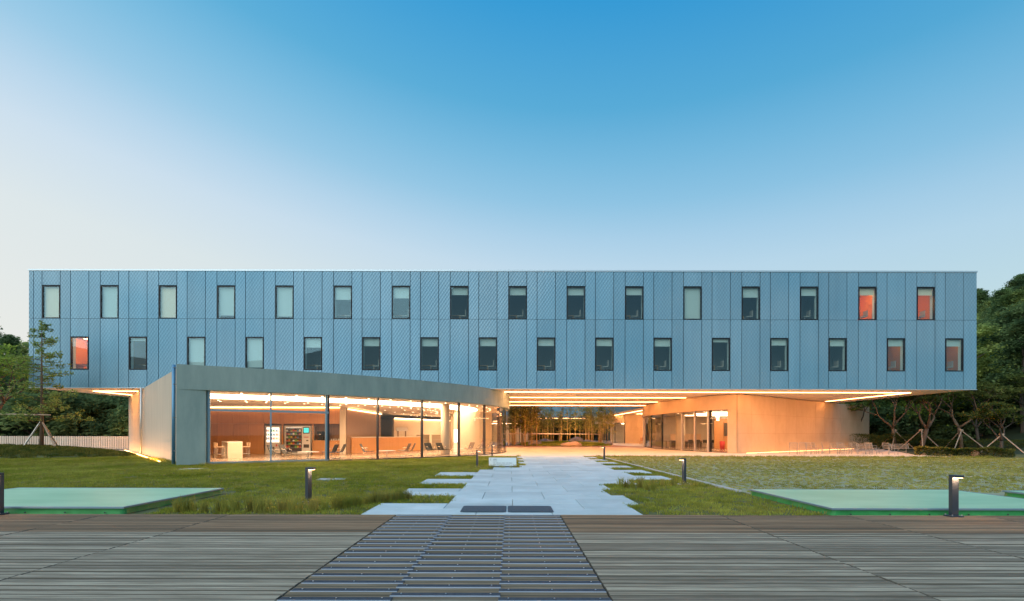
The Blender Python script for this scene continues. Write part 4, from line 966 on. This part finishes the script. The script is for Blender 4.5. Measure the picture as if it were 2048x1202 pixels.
# ------------------------------------------------------------------ trees
def leaf_cloud(b, c, rad, n, size, flat=1.0):
    for _ in range(n):
        d = Vector((random.gauss(0, 1), random.gauss(0, 1), random.gauss(0, 1) * flat)); d = d.normalized() * (random.random() ** .45)
        p = Vector(c) + Vector((d.x * rad[0], d.y * rad[1], d.z * rad[2])); s = size * rr(.6, 1.3)
        a = Vector((rr(-1, 1), rr(-1, 1), rr(-.6, .6))).normalized(); q = a.cross(Vector((rr(-.5, .5), rr(-.5, .5), 1))).normalized()
        a *= s; q *= s * .55
        b.add([p - a * .5, p + q * .5, p + a * .5, p - q * .5], [(0, 1, 2, 3)])
def forest_mesh(seed, h, w, nc, nl, m, conic=False):
    random.seed(seed); b = B(); t = B()
    t.tube([(0, 0, -1), (rr(-.2, .2), rr(-.2, .2), h * .3), (rr(-.4, .4), rr(-.4, .4), h * .8)], [.22, .17, .05], 6)
    for k in range(nc):
        z = h * (.16 + .84 * random.random() ** .8); q = (z / h - .16) / .84
        rmax = w * (1 - q) ** .7 * 1.1 + .2 if conic else w * math.sqrt(max(.05, 1 - (q * 1.75 - .75) ** 2 if q > .43 else 1 - (q - .43) ** 2 * 2.2))
        a = rr(0, 6.283); r_ = rmax * (.35 + .65 * math.sqrt(random.random())); c = (r_ * math.cos(a), r_ * math.sin(a), z)
        s = rr(.6, 1.25) * w * .34
        leaf_cloud(b, c, (s, s, s * .55), nl, .40, 1)
        if k % 5 == 0: t.tube([(0, 0, max(1, z - 1.5)), (c[0] * .5, c[1] * .5, z - .5), c], [.09, .05, .02], 4)
    return t.mesh('trunk', 'bark_dark'), b.mesh('crown', m)
FM = [forest_mesh(11, 11, 3.6, 75, 85, 'leaf_forest'), forest_mesh(12, 13, 3.4, 80, 85, 'leaf_forest'), forest_mesh(13, 9.5, 4.0, 75, 85, 'leaf_bright'), forest_mesh(14, 14, 3.2, 85, 80, 'leaf_dark', True), forest_mesh(15, 10, 3.8, 75, 85, 'leaf_dark')]
random.seed(21)
def forest_tree(x, y, k, s, lab, grp, name='broadleaf_tree'):
    kd = ['mid green rounded', 'tall mid green', 'bright yellow green', 'dark conical', 'dark rounded'][k]
    t = thing(name, kd + ' ' + lab, 'tree', (x, y, hz(x, y)), rr(0, 6.28), kd + ' ' + grp); t.scale = (s, s, s * rr(.9, 1.1))
    ob('trunk', FM[k][0], t); ob('crown', FM[k][1], t)
taken = []
FM.append(forest_mesh(16, 4.6, 3.0, 55, 85, 'leaf_dark'))
def shrub(x, y, s, lab, grp):
    t = thing('understorey_shrub', lab, 'shrub', (x, y, hz(x, y) - .5), rr(0, 6.28), grp); t.scale = (s, s, s); ob('stem', FM[5][0], t); ob('foliage', FM[5][1], t)
random.seed(99)
for i in range(16): shrub(-55 + i * 1.75 + rr(-.5, .5), 44.5 + rr(-.6, 2.5), rr(.8, 1.15), 'dark leafy shrub of the undergrowth just beyond the left fence', 'shrubs beyond the left fence')
for i in range(18): shrub(41 + i * 1.9 + rr(-.6, .6), 54 - i * .25 + rr(-1.5, 2.5), rr(.8, 1.2), 'dark leafy shrub of the undergrowth behind the right pines', 'shrubs behind the right pines')
for i in range(9): shrub(-2 + i * 2.4 + rr(-.5, .5), 108.5 + rr(-.5, 1.5), rr(.9, 1.2), 'dark leafy shrub behind the courtyard under the rear wing', 'shrubs behind the courtyard')
random.seed(21)
def place(n, fx, fy, lab, grp, ks, mind=3.6, smin=.78, smax=1.08, ok=None):
    c = 0; tries = 0
    while c < n and tries < 4000:
        tries += 1; x, y = rr(*fx), rr(*fy)
        if ok and not ok(x, y): continue
        if any((x - a) ** 2 + (y - q) ** 2 < mind ** 2 for a, q in taken): continue
        taken.append((x, y)); forest_tree(x, y, random.choice(ks), rr(smin, smax), lab, grp); c += 1
place(125, (44, 135), (46, 135), 'tree of the wooded hillside right of the building', 'trees on the right hillside', [0, 1, 2, 2, 3, 4], 3.9, ok=lambda x, y: .72 < x / y < 1.22)
place(45, (84, 132), (84, 138), 'tree high on the wooded hillside right of the building', 'trees high on the right hillside', [0, 1, 2, 3, 0], 3.2, ok=lambda x, y: .85 < x / y < 1.2)
place(45, (-110, -40), (47, 100), 'tree of the wood beyond the left fence', 'trees beyond the left fence', [0, 1, 3, 4, 4, 0], 4.4, ok=lambda x, y: -1.25 < x / y < -.64)
place(34, (-30, 75), (112, 150), 'tree of the wood behind the courtyard', 'trees behind the courtyard', [0, 3, 4], 4.2, ok=lambda x, y: -.12 < x / y < .6)
# spreading pines with bare crooked limbs and stakes
def limb(b, tips, p, d, l, r, depth, spread):
    pts = [p]; rs = [r]; d = d.normalized()
    for k in range(4):
        d = (d + Vector((rr(-.28, .28), rr(-.28, .28), rr(-.12, .2)))).normalized(); p = p + d * (l / 4); pts.append(p); rs.append(r * (1 - .42 * (k + 1) / 4))
    b.tube(pts, rs, 7 if r > .05 else 5)
    if depth == 0 or r < .018: tips.append(p); return
    if depth == 1: tips.append(pts[3])
    for k in range(random.choice((2, 3))):
        a = rr(0, 6.283); nd = (d + Vector((math.cos(a), math.sin(a), rr(-.15, .5))) * spread).normalized()
        limb(b, tips, p, nd, l * rr(.62, .85), r * .56, depth - 1, spread)
def pine_mesh(seed, h, r, nl, m, depth=4, bark='bark', size=.16, lean=(.1, .1), spread=.75, flat=.32, first=.28):
    random.seed(seed); b = B(); tips = []
    base = Vector((0, 0, -.15)); k1 = Vector((lean[0] * h * .1, lean[1] * h * .1, h * first))
    b.tube([base, base * .5 + k1 * .5 + Vector((rr(-.1, .1), rr(-.1, .1), 0)), k1], [r * 1.2, r, r * .9], 9)
    for k in range(3):
        a = 2.1 * k + rr(-.4, .4); limb(b, tips, k1, Vector((math.cos(a) * .6 + lean[0] * .3, math.sin(a) * .6 + lean[1] * .3, rr(.7, 1.1))), h * .26, r * .68, depth - 1, spread)
    c = B()
    for p in tips: leaf_cloud(c, p, (h * .10, h * .10, h * .10 * flat), nl, size, flat)
    return b.mesh('trunk', bark, True), c.mesh('crown', m)
def stakes(t, n, top, spread, a0=0, r=.04):
    for k in range(n):
        a = a0 + k * 6.283 / n; B().tube([(spread * math.cos(a), spread * math.sin(a), -.1), (.07 * math.cos(a + 2.6), .07 * math.sin(a + 2.6), top)], r, 7).build('stake', 'stake', t)
    B().tube([(0, 0, top - .1), (0, 0, top + .02)], .16, 10).build('tie', 'stake', t)
PN = [pine_mesh(31, 7.2, .15, 44, 'needle', 4, 'bark', .30, (-.5, -.1)), pine_mesh(32, 7.0, .18, 44, 'needle', 4, 'bark', .30, (.6, -.2)), pine_mesh(37, 7.4, .15, 44, 'needle', 4, 'bark', .30, (.3, .1)), pine_mesh(34, 4.6, .12, 42, 'hedge_leaf', 4, 'bark_dark', .22, (0, 0), 1.0, .5, .2)]
for k, (x, y, a, lab, sp) in enumerate([(37.2, 46.8, .3, 'crooked pine nearest the end of the long concrete wall', 1.7), (38.2, 45.0, 0, 'orange lit crooked pine with crossed stakes behind the bench', 1.9), (42.4, 45.5, 1.2, 'spreading pine right of the lit one, pale forked limbs', 1.9), (39.2, 38.6, 2.0, 'low bushy dark tree on stakes behind the low hedge', 1.5)]):
    t = thing('pine_tree' if k < 3 else 'bushy_tree', lab, 'tree', (x, y, 0), a); ob('trunk', PN[k][0], t, smooth if False else (0, 0, 0)); ob('crown', PN[k][1], t); stakes(t, 3, 1.9 if k < 3 else 1.5, sp, -.6 + k * .5)
extra = pine_mesh(39, 7.5, .13, 44, 'needle', 4, 'bark_dark', .30, (.1, .2))
for x, y, lab in ((36.0, 50.5, 'thin pine half hidden behind the end of the concrete wall'), (46.0, 47.5, 'dark pine at the right edge of the terrace planting'), (50.5, 45.0, 'dark pine farthest right in front of the hillside')):
    t = thing('pine_tree', lab, 'tree', (x, y, hz(x, y)), rr(0, 6)); ob('trunk', extra[0], t); ob('crown', extra[1], t)
# young conifer on the mound
random.seed(5); tb = B(); lv = B(); H = 7.95
tb.tube([(0, 0, -.2), (.03, 0, 2), (-.02, .02, 4.5), (.02, 0, H)], [.125, .085, .05, .012], 9)
z = 1.5
while z < H - .15:
    q = (z - 1.5) / (H - 1.5); Lb = (2.0 * (1 - q) ** .75 + .24) * (rr(.75, 1.1) if z > 2.2 else rr(.9, 1.25))
    a = rr(0, 6.283); el_ = rr(-.05, .35); d = Vector((math.cos(a), math.sin(a), el_)); e = Vector((0, 0, z))
    pts = [e, e + d * Lb * .5, e + d * Lb + Vector((0, 0, -.08 * Lb))]; tb.tube(pts, [.022, .014, .005], 5)
    side = Vector((-d.y, d.x, 0)).normalized()
    for k in range(int(26 * Lb) + 8):
        u = rr(.22, 1.02); p = e + d * Lb * u + side * rr(-1, 1) * .30 * Lb * (1.05 - u) ** .7 + Vector((0, 0, rr(-.20, .10)))
        leaf_cloud(lv, p, (.09, .09, .06), 3, .14, .8)
    z += rr(.07, .15)
ct_ = thing('young_conifer', 'slender young conifer on a grassy mound in front of the left end of the block', 'tree', (-29.1, 30.0, .47)); tb.build('trunk', 'bark', ct_, True); lv.build('crown', 'leaf_larch', ct_)
for (x, y), m_ in (((-1.05, -.5), 'steel_pipe'), ((1.45, -.3), 'stake'), ((.1, 1.4), 'stake')): B().tube([(x, y, -.55), (x * .04, y * .04, 1.62)], .045, 8).build('stake', m_, ct_)
B().tube([(-4.9, .1, 2.12), (-.1, -.06, 2.06), (.55, 0, 2.05)], .05, 8).build('tie_rail', 'stake', ct_)
lt = pine_mesh(44, 7.6, .19, 34, 'leaf_bright', 4, 'bark', .26, (.55, -.1), .8, .35, .2)
t = thing('spreading_tree', 'spreading tree with orange lit limbs cut off by the left edge', 'tree', (-33.6, 30.3, .25), .5); ob('trunk', lt[0], t); ob('crown', lt[1], t); stakes(t, 3, 1.7, 1.6, .3)
t = thing('spreading_tree', 'taller green tree behind the cut off one at the left edge', 'tree', (-41.5, 38.2, -.05), 2.2); t.scale = (1.25, 1.25, 1.3); ob('trunk', lt[0], t); ob('crown', lt[1], t)
# hedges
def hedge(name, lab, p0, p1, w, h, n, zb=-.03):
    b = B(); d = Vector((p1[0] - p0[0], p1[1] - p0[1], 0)); L_ = d.length; d.normalize(); s = Vector((-d.y, d.x, 0))
    for _ in range(n):
        u = rr(0, L_); v_ = rr(-.5, .5) * w; z = h * (1 - (1 - random.random()) ** 2.2) * (1 + .10 * math.sin(u * 2.1) + .06 * math.sin(u * 5.3))
        p = Vector((p0[0], p0[1], zb)) + d * u + s * (v_ + (rr(-.06, .06))) + Vector((0, 0, z)); leaf_cloud(b, p, (.05, .05, .05), 1, .11, 1)
    t = thing(name, lab, 'hedge'); b.build('foliage', 'hedge_leaf', t)
    c = B(); nst = int(L_ / .35)
    for i in range(nst): q = Vector((p0[0], p0[1], zb)) + d * (L_ * (i + .5) / nst); c.tube([q, q + Vector((rr(-.05, .05), rr(-.05, .05), h * .6))], [.02, .01], 4)
    c.build('stems', 'bark_dark', t)
hedge('low_hedge', 'low clipped hedge along the right tip of the terrace', (28.4, 34.0), (32.0, 30.7), 1.1, .55, 9000)
hedge('tall_hedge', 'taller dark hedge against the end of the concrete wall', (33.0, 46.2), (40.5, 47.2), 1.6, 1.35, 9000); hedge('tall_hedge', 'dark hedge under the pines at the right', (41.0, 46.5), (52, 43.5), 1.6, .9, 9000)
rk = {}
def rock(x, y, z, sx, sy, sz, m, lab, cat='rock', group=None, seed=1):
    random.seed(seed); b = B(); n, k = 10, 6; ph = [rr(0, 6) for _ in range(4)]
    for j in range(k + 1):
        for i in range(n):
            a = 6.283 * i / n; t_ = math.pi * (j / k) * .62; q = 1 + .16 * math.sin(2 * a + ph[0]) + .1 * math.sin(3 * a + ph[1] + t_ * 2) + rr(-.05, .05)
            b.v.append((sx * q * math.cos(a) * math.sin(t_ + .12), sy * q * math.sin(a) * math.sin(t_ + .12), sz * (math.cos(t_) * .9 + .28) * (1 + .12 * math.sin(a + ph[2]))))
    for j in range(k):
        for i in range(n): i2 = (i + 1) % n; b.f.append((j * n + i, j * n + i2, (j + 1) * n + i2, (j + 1) * n + i))
    b.f.append(tuple(range(n))[::-1])
    o = b.build('rock', m); o.location = (x, y, z); tag(o, lab, cat, group)
rock(6.9, 54.6, 0, 1.05, .6, .45, 'rock_pink', 'pink blocky boulder at the front edge of the courtyard garden', seed=3)
rock(8.2, 61, .1, .9, .7, .75, 'rock', 'dark round rock standing on the courtyard garden mound', seed=4); rock(4.7, 62, .15, 1.2, .6, .5, 'rock', 'grey long rock left of the round one on the garden mound', seed=5)
rock(2.9, 57.5, .1, 1.0, .5, .4, 'rock', 'dark flat rock at the left of the courtyard garden', seed=6); rock(9.9, 62, .1, .9, .6, .45, 'rock', 'grey rock right of the round one on the garden mound', seed=7)
rock(12.0, 59.5, 0, .45, .35, .4, 'rock', 'small dark rock at the right end of the garden', seed=8); rock(30.5, 31.75, -.05, .2, .2, .36, 'terracotta', 'pinkish stone set in the low hedge', seed=9); rock(28.6, 33.45, -.05, .15, .14, .15, 'terracotta', 'small reddish stone at the left foot of the low hedge', seed=10)
b = B(); n = 24
for j in range(n + 1):
    for i in range(n + 1):
        u, v_ = i / n * 2 - 1, j / n * 2 - 1; b.v.append((6.8 + u * 6.0, 62.5 + v_ * 8.6, .0 + .42 * max(0, 1 - u * u - v_ * v_) ** .7 + (0 if u * u + v_ * v_ < 1 else -.05)))
for j in range(n):
    for i in range(n): k = j * (n + 1) + i; b.f.append((k, k + 1, k + n + 2, k + n + 1))
gm = tag(b.build('garden_mound', 'soil', smooth=True), kind='structure')
b = B()
for f in gm.data.polygons:
    if f.center.z > .03: b.add([gm.data.vertices[i].co[:] for i in f.vertices], [(0, 1, 2, 3)])
gcov = col_of('garden_tufts', [tuft('tuft', 'grass_blade', 30, .25, .05, .14, .03, 1.0) for _ in range(2)])
tag(scatter('garden_grass', b.mesh('garden_grass', 'soil'), gcov, 14, 9), 'mossy grass over the courtyard garden mound', 'grass', kind='stuff')
# bamboo in the courtyard
def bamboo_mesh(seed, h):
    random.seed(seed); s = B(); c = B(); l = rr(-.25, .25)
    s.tube([(0, 0, 0), (l * .2, 0, h * .5), (l, rr(-.2, .2), h)], [.04, .032, .008], 6)
    for k in range(40):
        z = h * (.30 + .62 * random.random()); a = rr(0, 6.28); r_ = rr(.1, .55); leaf_cloud(c, (l * (z / h) ** 2 + r_ * math.cos(a), r_ * math.sin(a), z), (.32, .32, .28), 13, .20, 1)
    return s.mesh('stem', 'bamboo', True), c.mesh('foliage', 'leaf_bamboo')
BM = [bamboo_mesh(50 + i, 5.4 + i * .5) for i in range(4)]
random.seed(77)
bsp = [(rr(-.1, 3.2), rr(54.8, 60.5), 0) for _ in range(30)] + [(rr(2.5, 13), rr(72.5, 76), 1) for _ in range(30)] + [(rr(11.2, 14.2), rr(62, 72), 2) for _ in range(14)]
for i, (x, y, g) in enumerate(bsp):
    t = thing('bamboo', ['slender bamboo in the near left grove of the courtyard', 'amber lit bamboo in the row behind the courtyard garden', 'bamboo on the right side of the courtyard garden'][g], 'bamboo', (x, y, 0), rr(0, 6.28), ['near left bamboo grove', 'bamboo row behind the garden', 'bamboo right of the garden'][g]); k = i % 4
    ob('stem', BM[k][0], t); ob('foliage', BM[k][1], t)
for (p, q, lab) in (((-.2, 54.6, 1.45), (6.2, 60.8, 1.35), 'long pale rail tied across the near left bamboo'), ((2.4, 72.2, 1.5), (13.3, 72.2, 1.4), 'long pale rail tied along the bamboo behind the garden')):
    t = thing('bamboo_rail', lab, 'rail'); B().tube([p, q], .05, 7).build('pole', 'stake', t); B().tube([(p[0], p[1], 0), (p[0], p[1], p[2] + .05)], .04, 6).build('post', 'stake', t); B().tube([(q[0], q[1], 0), (q[0], q[1], q[2] + .05)], .04, 6).build('post', 'stake', t)
for i, (x, y, lab) in enumerate(((5.6, 70.8, 'small lit garden spotlight left of the round rock'), (9.4, 70.8, 'small lit garden spotlight right of the round rock'))):
    t = thing('garden_spotlight', lab, 'spotlight', (x, y, 0)); B().tube([(0, 0, 0), (0, 0, .35)], .025, 6).build('stem', 'bollard', t); B().tube([(0, 0, .35), (0, .1, .52)], .08, 10).build('housing', 'bollard', t); B().disc(0, 0, .0, .11, 12, .02).xf(Matrix.Translation((0, .02, .54))).build('lens', 'street_light', t)
    lp = bpy.data.lights.new('spotlight_beam', 'POINT'); lp.energy = 450; lp.color = (1, .52, .18); lp.shadow_soft_size = .12; lo_ = bpy.data.objects.new('spotlight_beam', lp); C.objects.link(lo_); lo_.parent = t; lo_.location = (0, .1, .75)
# street lamp in front of the wood
t = thing('street_lamp', 'lit street lamp with a flat head in front of the right wood', 'street lamp', (50.2, 60.5, hz(50.2, 60.5)))
B().tube([(0, 0, 0), (0, 0, 2.9)], [.06, .045], 8).build('pole', 'post_metal', t, True); B().tube([(0, 0, 2.85), (-.25, 0, 3.05), (-.75, 0, 3.05)], .03, 6).build('arm', 'post_metal', t, True); B().cbox(-1.2, -.14, 3.0, -.6, .14, 3.07, .02).build('head', 'post_metal', t); B().box(-1.15, -.11, 2.96, -.65, .11, 2.995).build('light_panel', 'street_light', t)
